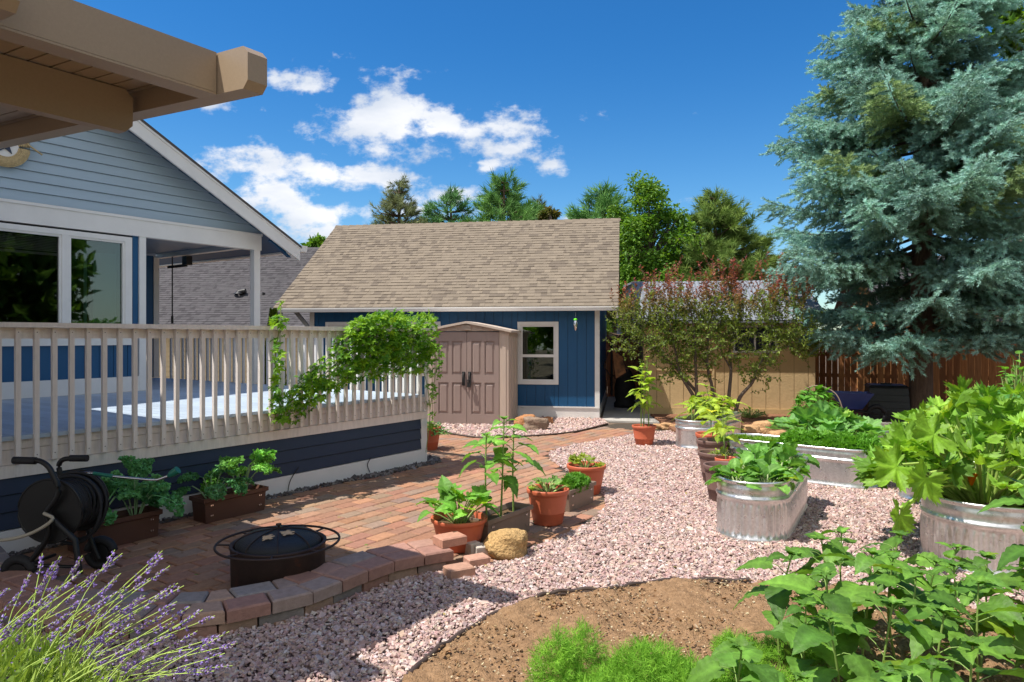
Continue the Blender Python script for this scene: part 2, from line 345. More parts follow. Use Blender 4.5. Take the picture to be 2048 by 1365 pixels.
HE = [(0.01,0),(0.17,-0.07),(0.31,-0.02),(0.36,0.07),(0.40,0.12),(0.385,0.2),(0.40,0.26),(0.365,0.34),(0.365,0.41),(0.31,0.5),(0.30,0.57),(0.235,0.66),(0.215,0.73),(0.14,0.82),(0.07,0.91),(0.005,1.02)]
HM = [0,0.01,0.04,0.09,0.15,0.22,0.28,0.36,0.43,0.52,0.58,0.67,0.74,0.83,0.91,1]
HEART = strip_leaf(HE, HM, 0.30, 0.35, 0.02, 1.35); HEART2 = strip_leaf(HE, HM, 0.12, 0.55, 0.035, 1.35, 1.5)
HEART3 = strip_leaf([(w*0.85,y) for w,y in HE], HM, -0.18, 0.65, 0.03, 1.35, 0.7)
OE = [(0.01,0),(0.16,0.12),(0.24,0.35),(0.21,0.6),(0.1,0.85),(0.005,1)]; OM = [0,0.12,0.35,0.6,0.85,1]
OVATE = strip_leaf(OE, OM, 0.3, 0.25)
SMALL = (np.array([(0,0,0),(-0.24,0.42,0.07),(0,1,-0.08),(0.24,0.42,0.07)]), [np.array([[0,3,2,1]])], np.ones((4,3)))
def palmate(n, spread, tpl=SMALL, L=1.0):
    V=[];Fs=[];C=[]; k=0
    for i in range(n):
        a = (i-(n-1)/2)*spread; c, s = math.cos(a), math.sin(a); v = tpl[0].copy()*(L*(1-0.12*abs(i-(n-1)/2)))
        v = np.stack([v[:,0]*c+v[:,1]*s, -v[:,0]*s+v[:,1]*c, v[:,2]+0.05*math.sin(i*1.7)], 1)
        V.append(v); C.append(tpl[2]); Fs.append(tpl[1][0]+k); k += len(v)
    return np.concatenate(V), [np.concatenate(Fs)], np.concatenate(C)
PALM5 = palmate(5, 0.85)
def lobed(lobes=5, depth=0.28, cup=0.18, ser=0.06, ruff=0.06, n=40):
    th = np.linspace(-2.75, 2.75, n); ph = th/5.5*lobes*2*math.pi
    r = (0.5+0.14*np.cos(th*0.5))*(1-depth*0.5+depth*0.5*np.cos(ph*1.0+ (math.pi if lobes%2==0 else 0)))
    r = r*(1+ser*np.where(np.arange(n)%2==0, 1, -1)); r[0] *= 0.9; r[-1] *= 0.9
    V=[(0,0.16,0)]; C=[(1.35,1.35,1.3)]
    for q, cc in ((0.5,1.08),(1.0,0.95)):
        for i in range(n):
            x, y = r[i]*q*math.sin(th[i]), 0.16+r[i]*q*math.cos(th[i])*1.05
            V.append((x, y, cup*(r[i]*q)**2*2.2+ruff*q*math.sin(th[i]*7)*0.6-0.25*max(y,0)**2)); 
            rib = 1.25 if abs(math.cos(ph[i])-1) < 0.12 else 1.0
            C.append((cc*rib,)*3)
    t=[(0,i+1,i+2) for i in range(n-1)]; qd=[(1+i,1+n+i,2+n+i,2+i) for i in range(n-1)]
    return np.array(V), [np.array(t), np.array(qd)], np.array(C)
SQUASH = lobed(5, 0.25, 0.2, 0.06, 0.08); ZUKE = lobed(5, 0.34, 0.18, 0.10, 0.12, 64); ZUKE2 = lobed(5, 0.40, 0.40, 0.11, 0.16, 64); ZUKE3 = lobed(6, 0.30, -0.1, 0.10, 0.18, 64)
def kale_tpl(seed):
    rng = np.random.default_rng(seed); V=[];C=[];f=[]
    mid=lambda q: np.array([0, q-0.22*q**3, -0.45*q*q+0.15*q])
    for i in range(9):                       # midrib strip
        p=mid(i/8); V += [p+[-0.022,0,0],p+[0.022,0,0]]; C += [(1.9,1.7,1.8)]*2
        if i: k=2*i; f.append((k-2,k-1,k+1,k))
    for i in range(230):                     # curled frills
        q=rng.uniform(0.15,1.05); w=0.10+0.26*math.sin(math.pi*min(1,q*0.95))**0.8; side=rng.choice([-1,1]); e=rng.random()**0.6
        c=mid(q)+np.array([side*w*e,0.05*e,0.05*rng.normal()*e-0.05*e]); d=norm(rng.normal(size=3)+[side*0.6,0.4,0]); x=norm(np.cross(d,rng.normal(size=3))); z_=np.cross(x,d); sz=rng.uniform(0.035,0.065); k=len(V)
        V += [c-d*sz-x*sz*0.6, c-d*sz*0.6+x*sz+z_*sz*0.4, c+d*sz+x*sz*0.5, c+d*sz*0.7-x*sz+z_*sz*0.4]; C += [tuple(np.ones(3)*rng.uniform(0.8,1.35))]*4; f.append((k,k+1,k+2,k+3))
    return np.array(V), [np.array(f)], np.array(C)
KALE = [kale_tpl(1), kale_tpl(2)]
def choy_tpl():
    n=9; m=7; V=[];C=[]
    for i in range(n):
        s=i/(n-1); w = 0.06 if s<0.2 else 0.06+0.36*math.sin(math.pi*min(1,(s-0.2)/0.8)**0.8)**0.6
        if i==n-1: w=0.08
        for j in range(m):
            q=(j/(m-1)-0.5)*2
            V.append((q*w, s*0.95, 0.35*s-0.45*s*s+0.22*w*q*q*(1.4)+0.035*math.sin(i*2.7+j*2.1)+0.02*math.cos(i*4.1-j*3)))
            C.append((1.9,1.6,2.2) if j==m//2 and s<0.85 else ((1.25,1.15,1.3) if (i+j)%3==0 else (1,1,1)))
    f=[(i*m+j,i*m+j+1,(i+1)*m+j+1,(i+1)*m+j) for i in range(n-1) for j in range(m-1)]
    return np.array(V), [np.array(f)], np.array(C)
CHOY = choy_tpl()
def sprig(n, nl, nw, seed, fwd=0.6, tris=True):
    rng = np.random.default_rng(seed); V=[];f=[]
    for i in range(n):
        s = (i+0.5)/n; a = i*2.4+rng.random(); rad = np.array([math.cos(a),0,math.sin(a)]); d = norm(rad+np.array([0,fwd+s*0.6,0])); w = norm(np.cross(d, rad+0.3*rng.normal(size=3)))*nw
        b = np.array([0,s*0.85,0]); k=len(V); V += [b-w, b+w, b+d*nl*(0.8+0.4*rng.random())]; f.append((k,k+1,k+2))
    return np.array(V), [np.array(f)], np.ones((len(V),3))
SPRIG = sprig(20, 0.34, 0.06, 3); TUFT = sprig(26, 0.75, 0.045, 5, 0.7); FERN = sprig(14, 0.6, 0.024, 7, 0.4)
STONE = None
# ------------------------------------------------------------------ frames of the two buildings
dv = np.array([0.569,0.822]); nv = np.array([-0.822,0.569]); C0 = np.array([-1.25,10.0]); HF = (C0, dv, nv)
gv = np.array([0.987,-0.158]); gn = np.array([0.158,0.987]); G0 = np.array([1.9,15.2]); GF = (G0, gv, gn)
def DN(d, n, z): p = C0+dv*d+nv*n; return np.array([p[0],p[1],z])
def GG(a, b, z): p = G0+gv*a+gn*b; return np.array([p[0],p[1],z])
def d_at(u, n):          # deck-frame d where the view ray of column u meets the vertical plane n
    k = (u-1024)/F; Y = (n-C0@(-nv)*-1*0 + (C0[0]*nv[0]+C0[1]*nv[1]))/(k*nv[0]+nv[1]); p = np.array([k*Y,Y]); return float((p-C0)@dv), Y
def g_at(u, b):
    k = (u-1024)/F; Y = (b+(G0@gn))/(k*gn[0]+gn[1]); p = np.array([k*Y,Y]); return float((p-G0)@gv), Y

# ------------------------------------------------------------------ ground surfaces
def gp(pts, z=0): return [tuple(G(u,v,z)[:2]) for u,v in pts]
wall_out = [(-4.3,5.25),(-3.75,4.72),(-3.25,4.40),(-2.82,4.22),(-2.28,4.13),(-1.824,4.18),(-1.568,4.33),(-1.338,4.48),(-1.173,4.70),(-1.014,4.95),(-0.83,5.18),(-0.60,5.33),(-0.45,5.42)]
path_south = gp([(1345,862),(1266,869),(1179,885),(1128,895),(1099,905),(1099,920),(1128,938),(1175,962),(1212,995),(1210,1016),(1179,1046),(1128,1072),(1076,1092),(1010,1122)])
soil_edge = gp([(760,1420),(818,1358),(872,1307),(910,1283),(975,1242),(1047,1211),(1081,1197),(1115,1190),(1166,1185),(1225,1183),(1262,1176),(1331,1167),(1424,1165),(1498,1167),(1563,1171),(1700,1182),(1850,1200),(2048,1238),(2300,1290)])
grA = path_south+wall_out[::-1]+[(-5,3.5),(-5,0.5),(-1.2,1.5)]+soil_edge+[(6,4.0),(12,6),(12,12.2),(3.05,12.9)]
bed_edge = gp([(874,862),(920,872),(975,877),(1068,873),(1150,865),(1215,849)])
grB = bed_edge+gp([(1206,838),(1035,826),(850,830)])
cornerC = [tuple(DN(d,n,0)[:2]) for d,n in ((-5.5,0.0),(-5.5,-0.10),(-1.6,-0.13),(-1.2,-0.22),(0.1,-0.22),(0.42,0.1),(0.45,0.7),(0.02,1.0),(0.02,0))]
slab = [tuple(GG(0.06,-0.35,0)[:2]), tuple(G(1420,850)[:2]), tuple(G(1420,826)[:2]), tuple(G(1290,794)[:2]), tuple(GG(0.06,7,0)[:2])]
pav = [tuple(DN(-9,0,0)[:2])]+[tuple(DN(0.02,0,0)[:2]), tuple(DN(0.02,2.2,0)[:2])]+gp([(855,856)])+bed_edge+gp([(1232,846),(1345,848)])+path_south+wall_out[::-1]+[(-5.5,6.0)]
soilp = soil_edge+[(5.5,0.5),(-0.9,0.5),(-0.8,2.4)]
def sheet(name, poly, z, m, col, sub=None):
    b = MB(); b.raw([(x,y,z) for x,y in poly], [tuple(range(len(poly)))], col); return struct(b.build(name, m, origin=(0,0,z)))
M['earth'] = mat('bare_earth', (0.16,0.115,0.08), 0.95, noise=(0.6,0.3), bump=(8,0.6,0.02))
b = MB(); b.raw([(-400,-60,-0.03),(400,-60,-0.03),(400,700,-0.03),(-400,700,-0.03)], [(0,1,2,3)]); struct(b.build('ground', M['earth'], origin=(0,0,-0.03)))
sheet('gravel_base', grA, -0.012, M['soil'], (0.22,0.15,0.13)); sheet('shed_bed_base', grB, -0.008, M['soil'], (0.22,0.15,0.13))
sheet('patio_base', pav, -0.016, M['soil'], (0.09,0.075,0.06)); sheet('corner_bed_base', cornerC, -0.004, M['soil'], (0.10,0.09,0.08))
b = MB(); b.prism(slab, -0.02, 0.02); struct(b.build('concrete_path', M['concrete']))
# pavers: long courses run beside the deck
def pave():
    rng = np.random.default_rng(4); b = MB()
    cols = [(0.40,0.21,0.125),(0.43,0.225,0.135),(0.37,0.20,0.13),(0.38,0.23,0.15),(0.33,0.22,0.155),(0.41,0.235,0.145),(0.35,0.185,0.125),(0.31,0.215,0.165),(0.40,0.20,0.13)]
    c=0.006
    tv = np.array([(-.5,-.5,0),(.5,-.5,0),(.5,.5,0),(-.5,.5,0),(-.5,-.5,.85),(.5,-.5,.85),(.5,.5,.85),(-.5,.5,.85),(-.465,-.44,1),(.465,-.44,1),(.465,.44,1),(-.465,.44,1)])
    tf = np.array([[0,1,5,4],[1,2,6,5],[2,3,7,6],[3,0,4,7],[4,5,9,8],[5,6,10,9],[6,7,11,10],[7,4,8,11],[8,9,10,11]])
    P_=[];S_=[]; w = 0.165; n = -7.2; rowi = 0
    while n < 3.2:
        rowi += 1; d = -9.5-(rowi%2)*0.125+rng.uniform(-.015,.015)
        while d < 4.8:
            L = 0.25; P_.append((d+L/2, n+w/2)); S_.append((L-0.013, w-0.013)); d += L
        n += w
    P_=np.array(P_); S_=np.array(S_); q = C0+P_[:,:1]*dv+P_[:,1:]*nv
    ok = inpoly(q[:,0], q[:,1], pav); q=q[ok]; S_=S_[ok]; k=len(q)
    tilt = rng.normal(0,0.006,(k,2)); y = np.stack([np.full(k,nv[0]),np.full(k,nv[1]),tilt[:,0]],1); up = np.stack([tilt[:,1],tilt[:,1]*0,np.ones(k)],1)
    Rm = frames(y, up); sc = np.concatenate([S_, np.full((k,1),0.05)],1)
    Pp = np.stack([q[:,0],q[:,1],rng.normal(-0.05,0.0018,k)],1)
    b.inst((tv,[tf],np.ones((12,3))), Rm, Pp, sc, pal(rng,k,cols,0.10)*0.86); return struct(b.build('paved_patio', M['paver'], origin=(0,0,0)))
pave()
# gravel stones
def stone_tpl(seed):
    rng = np.random.default_rng(seed); v = np.array([(-.5,-.5,-.4),(.5,-.5,-.4),(.5,.5,-.4),(-.5,.5,-.4),(-.42,-.42,.42),(.42,-.42,.42),(.42,.42,.42),(-.42,.42,.42)])
    return v+rng.uniform(-.17,.17,v.shape), [BOXF], np.ones((8,3))
STONES = [stone_tpl(i) for i in range(7)]
def gravel(name, poly, dens_near, dens_far, size, cols, label, seed, excl=None, zbase=0.0, sqz=0.75):
    rng = np.random.default_rng(seed); p = np.array(poly)[:,:2]; x0,y0 = p.min(0); x1,y1 = p.max(0)
    x0=max(x0,-5); x1=min(x1,10.5); y0=max(y0,1.8)
    n = int((x1-x0)*(y1-y0)*dens_near); x = rng.uniform(x0,x1,n); y = rng.uniform(y0,y1,n)
    t = np.clip((y-5)/6,0,1); keep = rng.random(n) < (1-t)+t*dens_far/dens_near
    keep &= inpoly(x,y,poly) & (np.abs(x/y) < 1.15)
    if excl: keep &= ~inpoly(x,y,excl)
    x=x[keep];y=y[keep];n=len(x); b=MB()
    s = size*np.exp(rng.normal(0,0.28,n))*(1+0.35*np.clip((y-5)/6,0,1)); sc = s[:,None]*np.stack([rng.uniform(0.8,1.3,n),rng.uniform(0.7,1.05,n),rng.uniform(0.5,0.9,n)*sqz],1)
    Rm = frames(np.stack([rng.normal(size=n),rng.normal(size=n),rng.normal(0,0.5,n)],1), np.stack([rng.normal(0,.45,n),rng.normal(0,.45,n),np.ones(n)],1))
    z = zbase+rng.uniform(-0.004,0.018,n)*(size/0.028); col = pal(rng,n,cols,0.16); which = rng.integers(0,7,n)
    for k in range(7):
        q = which==k; b.inst(STONES[k], Rm[q], np.stack([x[q],y[q],z[q]],1), sc[q], col[q])
    return stuff(b.build(name, M['stone'], origin=(0,0,0)), label, 'gravel')
PINK = [tuple(0.84*(0.66*q+0.34*m)*h for q,m,h in zip(c,(0.58,0.405,0.35),(0.95,1.03,1.12))) for c in [(0.60,0.36,0.27),(0.66,0.43,0.34),(0.50,0.28,0.23),(0.74,0.56,0.46),(0.42,0.235,0.20),(0.62,0.41,0.28),(0.53,0.34,0.29),(0.70,0.47,0.36),(0.36,0.23,0.20),(0.85,0.68,0.58)]]
gravel('pink_gravel', grA, 3300, 1700, 0.019, PINK, 'crushed pink gravel covering the yard between the tanks and the patio', 11)
gravel('shed_bed_gravel', grB, 900, 900, 0.03, PINK, 'crushed pink gravel in the curved bed in front of the shed', 12)
gravel('corner_gravel', cornerC, 1300, 1300, 0.026, [(0.13,0.12,0.12),(0.22,0.2,0.19),(0.09,0.08,0.08)], 'dark gravel strip at the corner of the deck', 13)
def soil_bed():
    b = MB(); rng = np.random.default_rng(3); x0,x1,y0,y1=-1.0,5.4,1.2,5.2; nx,ny=320,210
    X,Y = np.meshgrid(np.linspace(x0,x1,nx),np.linspace(y0,y1,ny)); ins = inpoly(X.ravel(),Y.ravel(),soilp).reshape(X.shape)
    Z = 0.02+0.014*np.sin(X*5+Y*3)+0.012*np.sin(X*11-Y*9+2*np.sin(Y*4))+0.006*np.sin(X*29+Y*17)+rng.uniform(-0.007,0.010,X.shape)
    Z = np.where(ins,Z,-0.06)
    v=np.stack([X,Y,Z],-1).reshape(-1,3); i=np.arange(ny-1)[:,None];j=np.arange(nx-1)[None]
    f=np.stack([i*nx+j,i*nx+j+1,(i+1)*nx+j+1,(i+1)*nx+j],-1).reshape(-1,4)
    t = rng.random(len(v)); b.raw(v,f,lerp((0.25,0.15,0.08),(0.33,0.205,0.115),t),smooth=True)
    struct(b.build('garden_soil', M['soil'], origin=(0,0,0)))
    gravel('mulch_chips', soilp, 900, 900, 0.010, [(0.40,0.28,0.16),(0.30,0.19,0.10),(0.16,0.10,0.06),(0.5,0.4,0.26),(0.2,0.13,0.08)], 'fine bark and compost crumbs lying on the brown garden soil', 31, zbase=0.028, sqz=0.5)
soil_bed()
def litter():
    rng=np.random.default_rng(77); n=520; x=rng.uniform(-3.5,6,n); y=rng.uniform(3.2,12.5,n); ok=(inpoly(x,y,grA)|inpoly(x,y,pav)); x=x[ok];y=y[ok];k=len(x)
    tv=np.array([(-.25,0,.05),(0,-.5,0),(.25,0,.08),(0,.5,.03)]); b=MB(); b.inst((tv,[np.array([[0,1,2,3]])],np.ones((4,3))),frames(rng.normal(size=(k,3))*[1,1,.15],rng.normal(0,.25,(k,3))+[0,0,1]),np.stack([x,y,np.full(k,0.026)],1),rng.uniform(0.018,0.045,k),pal(rng,k,[(0.30,0.20,0.09),(0.22,0.13,0.06),(0.36,0.30,0.10),(0.16,0.22,0.06)],0.2))
    stuff(b.build('leaf_litter',M['leafdull'],origin=(0,0,0)),'small dry fallen leaves scattered over the gravel and pavers','leaves')
litter()
gravel('soil_clods', soilp, 170, 170, 0.015, [(0.27,0.15,0.07),(0.22,0.12,0.055),(0.32,0.19,0.10),(0.17,0.095,0.05)], 'crumbling brown soil clods scattered over the garden bed', 33, zbase=0.022, sqz=0.7)
b = MB(); e = smooth_path([(x,y,0.018) for x,y in soil_edge[:14]], 120); rng=np.random.default_rng(2)
e[:,2] += 0.006*np.sin(np.arange(120)*0.7); b.tube(e, 0.017, 8)
e2 = e.copy(); e2[:,1]-=0.02; e2[:,2]-=0.015; b.tube(e2,0.012,6)
tag(b.build('lawn_edging', M['edging']), 'thin dark brown plastic edging curving between gravel and soil bed', 'edging')
b = MB(); e = smooth_path([(x,y,0.01) for x,y in bed_edge], 60); b.tube(e,0.02,6); tag(b.build('bed_edging', M['edging']), 'dark curved edging around the gravel bed before the shed', 'edging')
# raised mulch bed at the back right
mulch = [(3.0,12.9),(12,12.3),(16,12.5),(16,22),(4.5,22),(4.0,15.6),(3.1,15.7)]
b = MB(); b.prism(mulch,-0.05,0.06,(0.25,0.125,0.075)); struct(b.build('mulch_bed', M['soil']))

# ------------------------------------------------------------------ curved paver edge wall
def edge_wall():
    rng = np.random.default_rng(9); t = thing('paver_wall', 'low curved wall of red and grey concrete blocks edging the patio', 'wall', (-1.5,4.8,0))
    pth = smooth_path([(x,y,0) for x,y in wall_out], 400); seg = np.linalg.norm(np.diff(pth,axis=0),axis=1); s = np.concatenate([[0],np.cumsum(seg)]); Ltot=s[-1]
    def at(q, off):
        i = np.interp(q, s, np.arange(len(s))); i0=int(min(i,len(s)-2)); p = pth[i0]+(pth[i0+1]-pth[i0])*(i-i0); d = norm(pth[min(i0+3,399)]-pth[max(i0-3,0)]); n = np.array([-d[1],d[0],0]); return p+n*off
    cols=[(0.37,0.20,0.15),(0.32,0.235,0.20),(0.34,0.185,0.145),(0.40,0.26,0.19),(0.29,0.25,0.23),(0.38,0.22,0.17)]
    for course, z0, z1 in (('base_course',-0.04,0.062),('cap_course',0.066,0.148)):
        b = MB()
        for row,(o0,o1) in enumerate(((0,0.19),(0.198,0.385))):
            q = rng.random()*0.1
            while q < Ltot-0.1:
                L = rng.choice([0.22,0.25,0.27])*(1 if course=='cap_course' else 1.1); e = min(q+L-0.012, Ltot)
                jj = rng.uniform(-0.006,0.006) if row==0 else 0; lo = o0+jj+(0.03 if course!='cap_course' and row==0 else 0)
                a,bb,c,d = at(q,lo),at(e,lo),at(e,o1),at(q,o1); g = 0.011; zj = z1+rng.uniform(-0.003,0.003)
                m_ = (a+bb+c+d)/4; tp = [p+(m_-p)*0.10 for p in (a,bb,c,d)]
                v = [(p[0],p[1],z0) for p in (a,bb,c,d)]+[(p[0],p[1],zj-g) for p in (a,bb,c,d)]+[(p[0],p[1],zj) for p in tp]
                f = [(0,1,5,4),(1,2,6,5),(2,3,7,6),(3,0,4,7),(4,5,9,8),(5,6,10,9),(6,7,11,10),(7,4,8,11),(8,9,10,11)]
                b.raw(v,f,np.array(cols[rng.integers(0,6)])*rng.uniform(0.88,1.12)); q += L
        b.build(course, M['paver'], t)
edge_wall()
def block(u, v, z, L, W, hh, ang, col, label):
    p = G(u,v,z); b = MB((p[:2], np.array([math.cos(ang),math.sin(ang)]), np.array([-math.sin(ang),math.cos(ang)])))
    x,y=L/2,W/2; c=0.01
    vv=[(-x,-y,z),(x,-y,z),(x,y,z),(-x,y,z),(-x,-y,z+hh-c),(x,-y,z+hh-c),(x,y,z+hh-c),(-x,y,z+hh-c),(-x+c,-y+c,z+hh),(x-c,-y+c,z+hh),(x-c,y-c,z+hh),(-x+c,y-c,z+hh)]
    f=[(0,3,2,1),(0,1,5,4),(1,2,6,5),(2,3,7,6),(3,0,4,7),(4,5,9,8),(5,6,10,9),(6,7,11,10),(7,4,8,11),(8,9,10,11)]
    b.raw(vv,f,col); tag(b.build('paver_block', M['paver'], origin=p), label, 'block', 'loose blocks at the end of the low wall')
block(918,1152,0.0,0.20,0.15,0.075,0.5,(0.42,0.24,0.17),'lowest loose red block lying on gravel at the wall end')
block(953,1130,0.0,0.18,0.13,0.07,0.5,(0.48,0.27,0.20),'loose pinkish block behind the lowest one near the boulder')
block(964,1110,0.0,0.13,0.11,0.085,0.4,(0.56,0.50,0.45),'small pale grey loose block touching the boulder')
block(900,1088,0.150,0.22,0.16,0.07,0.6,(0.46,0.24,0.17),'orange red block topping the end of the wall beside the pot')
block(946,1108,0.0,0.10,0.10,0.10,0.6,(0.50,0.42,0.36),'pale loose block under the red pot at the wall end')
# ------------------------------------------------------------------ rocks
def rock(c, rx, ry, rz, seed, m, col, name, label, cat='rock', group=None, flat=0.25):
    rng = np.random.default_rng(seed); nu,nvv=36,20; ph = rng.uniform(0,6,8); b=MB()
    th=np.arange(nu)/nu*2*np.pi; la=np.linspace(-0.5*np.pi*0.7,0.5*np.pi,nvv); T,L_=np.meshgrid(th,la)
    x,y,z=np.cos(T)*np.cos(L_),np.sin(T)*np.cos(L_),np.sin(L_)
    r=1+0.10*np.sin(3*x+ph[0])*np.cos(2.5*y+ph[1])+0.08*np.sin(5*z+ph[2]+2*x)+0.05*np.sin(9*x+ph[3])*np.sin(8*y+ph[4])+0.03*np.sin(17*y+ph[5]+13*z)
    q = 1/np.maximum(np.maximum(np.abs(x),np.abs(y)),np.abs(z)*1.0); r = r*(1-flat+flat*q)
    v=np.stack([c[0]+rx*x*r,c[1]+ry*y*r,c[2]+rz*(z*r*0.75+0.45)],-1).reshape(-1,3)
    i=np.arange(nvv-1)[:,None];j=np.arange(nu)[None]; f=np.stack([i*nu+j,i*nu+(j+1)%nu,(i+1)*nu+(j+1)%nu,(i+1)*nu+j],-1).reshape(-1,4)
    b.raw(v,f,col,smooth=True); return tag(b.build(name,m,origin=c),label,cat,group)
p=G(1013,1120); rock((p[0],p[1]+0.13,0),0.175,0.15,0.17,5,M['rock'],(0.48,0.31,0.14),'boulder','tan pitted lava boulder at the end of the low wall','boulder')
p=G(1052,860); rock((p[0]-0.02,p[1]+0.1,0),0.20,0.18,0.22,6,M['rock2'],(0.42,0.20,0.09),'rock','rusty orange rock leaning beside the plastic shed',flat=0.6)
p=G(1072,862); rock((p[0],p[1]+0.1,0),0.24,0.17,0.20,7,M['rock2'],(0.26,0.19,0.14),'rock','brown grey rock in front of the rusty one by the shed',flat=0.7)
p=G(1096,848); rock((p[0],p[1]+0.05,0),0.12,0.11,0.11,8,M['rock2'],(0.45,0.20,0.09),'rock','small rust coloured rock right of the two large ones',flat=0.5)
for i,(u,v,s) in enumerate([(1318,858,.10),(1334,859,.12),(1350,860,.10),(1500,872,.2),(1532,868,.24),(1560,880,.16),(1745,882,.2),(1706,880,.15),(1785,888,.18)]):
    p=G(u,v); lab = ['border stone left of the first tank, leftmost in its row','middle border stone in the row left of the first tank','border stone touching the rim side of the first tank','squat tan border stone between two tanks','largest tan border stone behind the long tank','small brown border stone beside the large squash','square tan border stone in front of the compost bin','low brown border stone right of the large squash','tan border stone half hidden by the zucchini'][i]
    rock((p[0],p[1]+0.05,0),s,s*0.8,s*0.8,20+i,M['rock2'],(0.48,0.29,0.15),'border_stone',lab,'stone','stones edging the mulch bed',flat=0.55)

# ------------------------------------------------------------------ deck
RT=1.915
def lap_boards(b, x0, x1, yf, z0, z1, exp, col=(1,1,1), th=0.022):   # frame x along the wall, yf face, faces -y
    z=z0
    while z < z1-1e-4:
        t=min(z+exp,z1); b.hexa([(x0,yf-th,z+0.008),(x1,yf-th,z+0.008),(x1,yf+0.02,z+0.008),(x0,yf+0.02,z+0.008),(x0,yf-0.002,t),(x1,yf-0.002,t),(x1,yf+0.02,t),(x0,yf+0.02,t)],col); z=t
deck = thing('wooden_deck','raised deck with beige railing and navy lap siding skirt','deck',tuple(DN(-3,2,0)))
b=MB(HF); rng=np.random.default_rng(1); d=-9.0
while d < 0.02-0.14:
    c=rng.uniform(0.9,1.08); n1 = 3.9 if d < -1.96 else 7.1
    b.box(d,d+0.134,-0.045+rng.uniform(-.006,.006),n1,0.94+rng.uniform(-.001,.001),0.975,(c,c,c)); d+=0.14
b.build('deck_floor',M['deck'],deck)
b=MB(HF); b.box(-9,0,0.0,0.04,0.735,0.857); b.box(-9,0,-0.008,0.036,0.861,0.938); b.box(-0.04,0.0,0.042,3.9,0.735,0.938); b.build('rim_board',M['cream'],deck)
b=MB(HF); b.box(-9,0.0,-0.03,0.035,0.63,0.733); b.box(0.002,0.03,-0.03,3.9,0.63,0.733); b.build('trim_band',M['cream'],deck)
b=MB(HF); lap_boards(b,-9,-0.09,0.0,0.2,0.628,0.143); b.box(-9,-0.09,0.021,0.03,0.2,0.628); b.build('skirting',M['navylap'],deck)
b=MB(HF); b.box(-9,0.0,-0.022,0.03,0.0,0.198); b.box(-0.09,0.002,-0.022,0.03,0.2,0.628); b.box(0.004,0.03,-0.022,3.9,0,0.628); b.build('base_trim',M['white'],deck)
b=MB(HF); b.box(-9,0.10,-0.13,0.02,RT-0.042,RT); b.build('top_rail',M['cream'],deck)
b=MB(HF); b.box(-9,0.0,-0.045,-0.007,RT-0.135,RT-0.044); b.build('rail_board',M['cream'],deck)
b=MB(HF); b.box(-0.02,0.10,0.022,7.1,RT-0.042,RT); b.box(0.0,0.04,0.03,3.88,RT-0.135,RT-0.044); b.box(0,0.04,4.07,7.05,RT-0.135,RT-0.044); b.build('side_rail',M['cream'],deck)
# balusters: one mesh, copied
def bal_mesh():
    b=MB(HF); w=0.019; b.box(-w,w,-0.085,-0.047,0.75,RT-0.044); b.raw([(-w,-0.085,0.75),(w,-0.085,0.75),(w,-0.047,0.735),(-w,-0.047,0.735)],[(0,3,2,1)])
    b.box(-0.004,0.004,-0.0865,-0.085,RT-0.085,RT-0.077,(0.25,0.25,0.25)); b.box(-0.004,0.004,-0.0865,-0.085,0.80,0.808,(0.25,0.25,0.25)); return b
b0=bal_mesh().build('baluster',M['cream'],deck); L0=b0.location.copy(); us=[841,833,820,807,794,780,767,752,737,722,707,693,677,660,642,625,607,588,570,551,530,510,489,466,444,423,397,373,349,321,295,267,238,208,177,144,112,77,40,5]
pos=[-0.03-0.1365*i for i in range(40)]; pos += [pos[-1]-0.1365*(i+1) for i in range(6)]
for i,dd in enumerate(pos):
    o=b0 if i==0 else b0.copy()
    if i: COL.objects.link(o); o.parent=deck
    o.location=Vector(L0)+Vector((dv[0]*dd,dv[1]*dd,0))
b=MB((C0,nv,-dv)); b.box(-0.019,0.019,-0.085,-0.047,0.735,RT-0.044)
s0=b.build('baluster',M['white'],deck); L1=s0.location.copy()
for i,nn in enumerate([0.18+0.14*k for k in range(48) if abs(0.18+0.14*k-3.98)>0.12]):
    o=s0 if i==0 else s0.copy()
    if i: COL.objects.link(o); o.parent=deck
    o.location=Vector(L1)+Vector((nv[0]*nn,nv[1]*nn,0))

# ------------------------------------------------------------------ house
house = thing('house','navy house with pale gable siding and white trim behind the deck','house',tuple(DN(-3,5,0)))
b=MB(HF); 
WX0,WX1=-3.99,-2.16
# navy vertical siding pieces around the window (wall face n=3.9)
def vboards(b,x0,x1,yf,z0,z1,step=0.2,gap=0.008,th=0.03):
    x=x0
    while x < x1-1e-4:
        t=min(x+step,x1); b.box(x+gap/2,t-gap/2,yf,yf+th,z0,z1); x=t
    b.box(x0,x1,yf+0.012,yf+th+0.02,z0,z1,(0.5,0.5,0.5))
vboards(b,-9,WX0-0.02,3.9,1.2,3.3); vboards(b,WX0-0.02,WX1+0.02,3.9,1.2,1.67); vboards(b,WX1+0.02,-2.05,3.9,1.2,3.3)
b.box(-1.96,-0.11,7.1,7.2,0.98,3.4); b.box(-2.0,-1.96,3.97,7.1,0.98,3.4)
b.build('wall',M['navy'],house)
b=MB(HF); b.box(-9,-2.05,3.875,3.93,0.978,1.2); b.box(-9,0.07,3.86,3.99,3.30,3.58); b.box(-2.05,-1.95,3.87,3.97,0.978,3.30)
b.box(-0.11,0.0,7.08,7.2,0.98,3.4,(0.95,0.88,0.8)); b.box(-9,0.08,3.845,3.86,3.545,3.585)
b.box(-0.06,0.06,3.99,7.1,3.36,3.58); b.build('trim',M['white'],house)
b=MB(HF); b.box(-0.06,0.06,3.885,4.005,0.978,3.30); b.build('porch_post',M['white'],house)
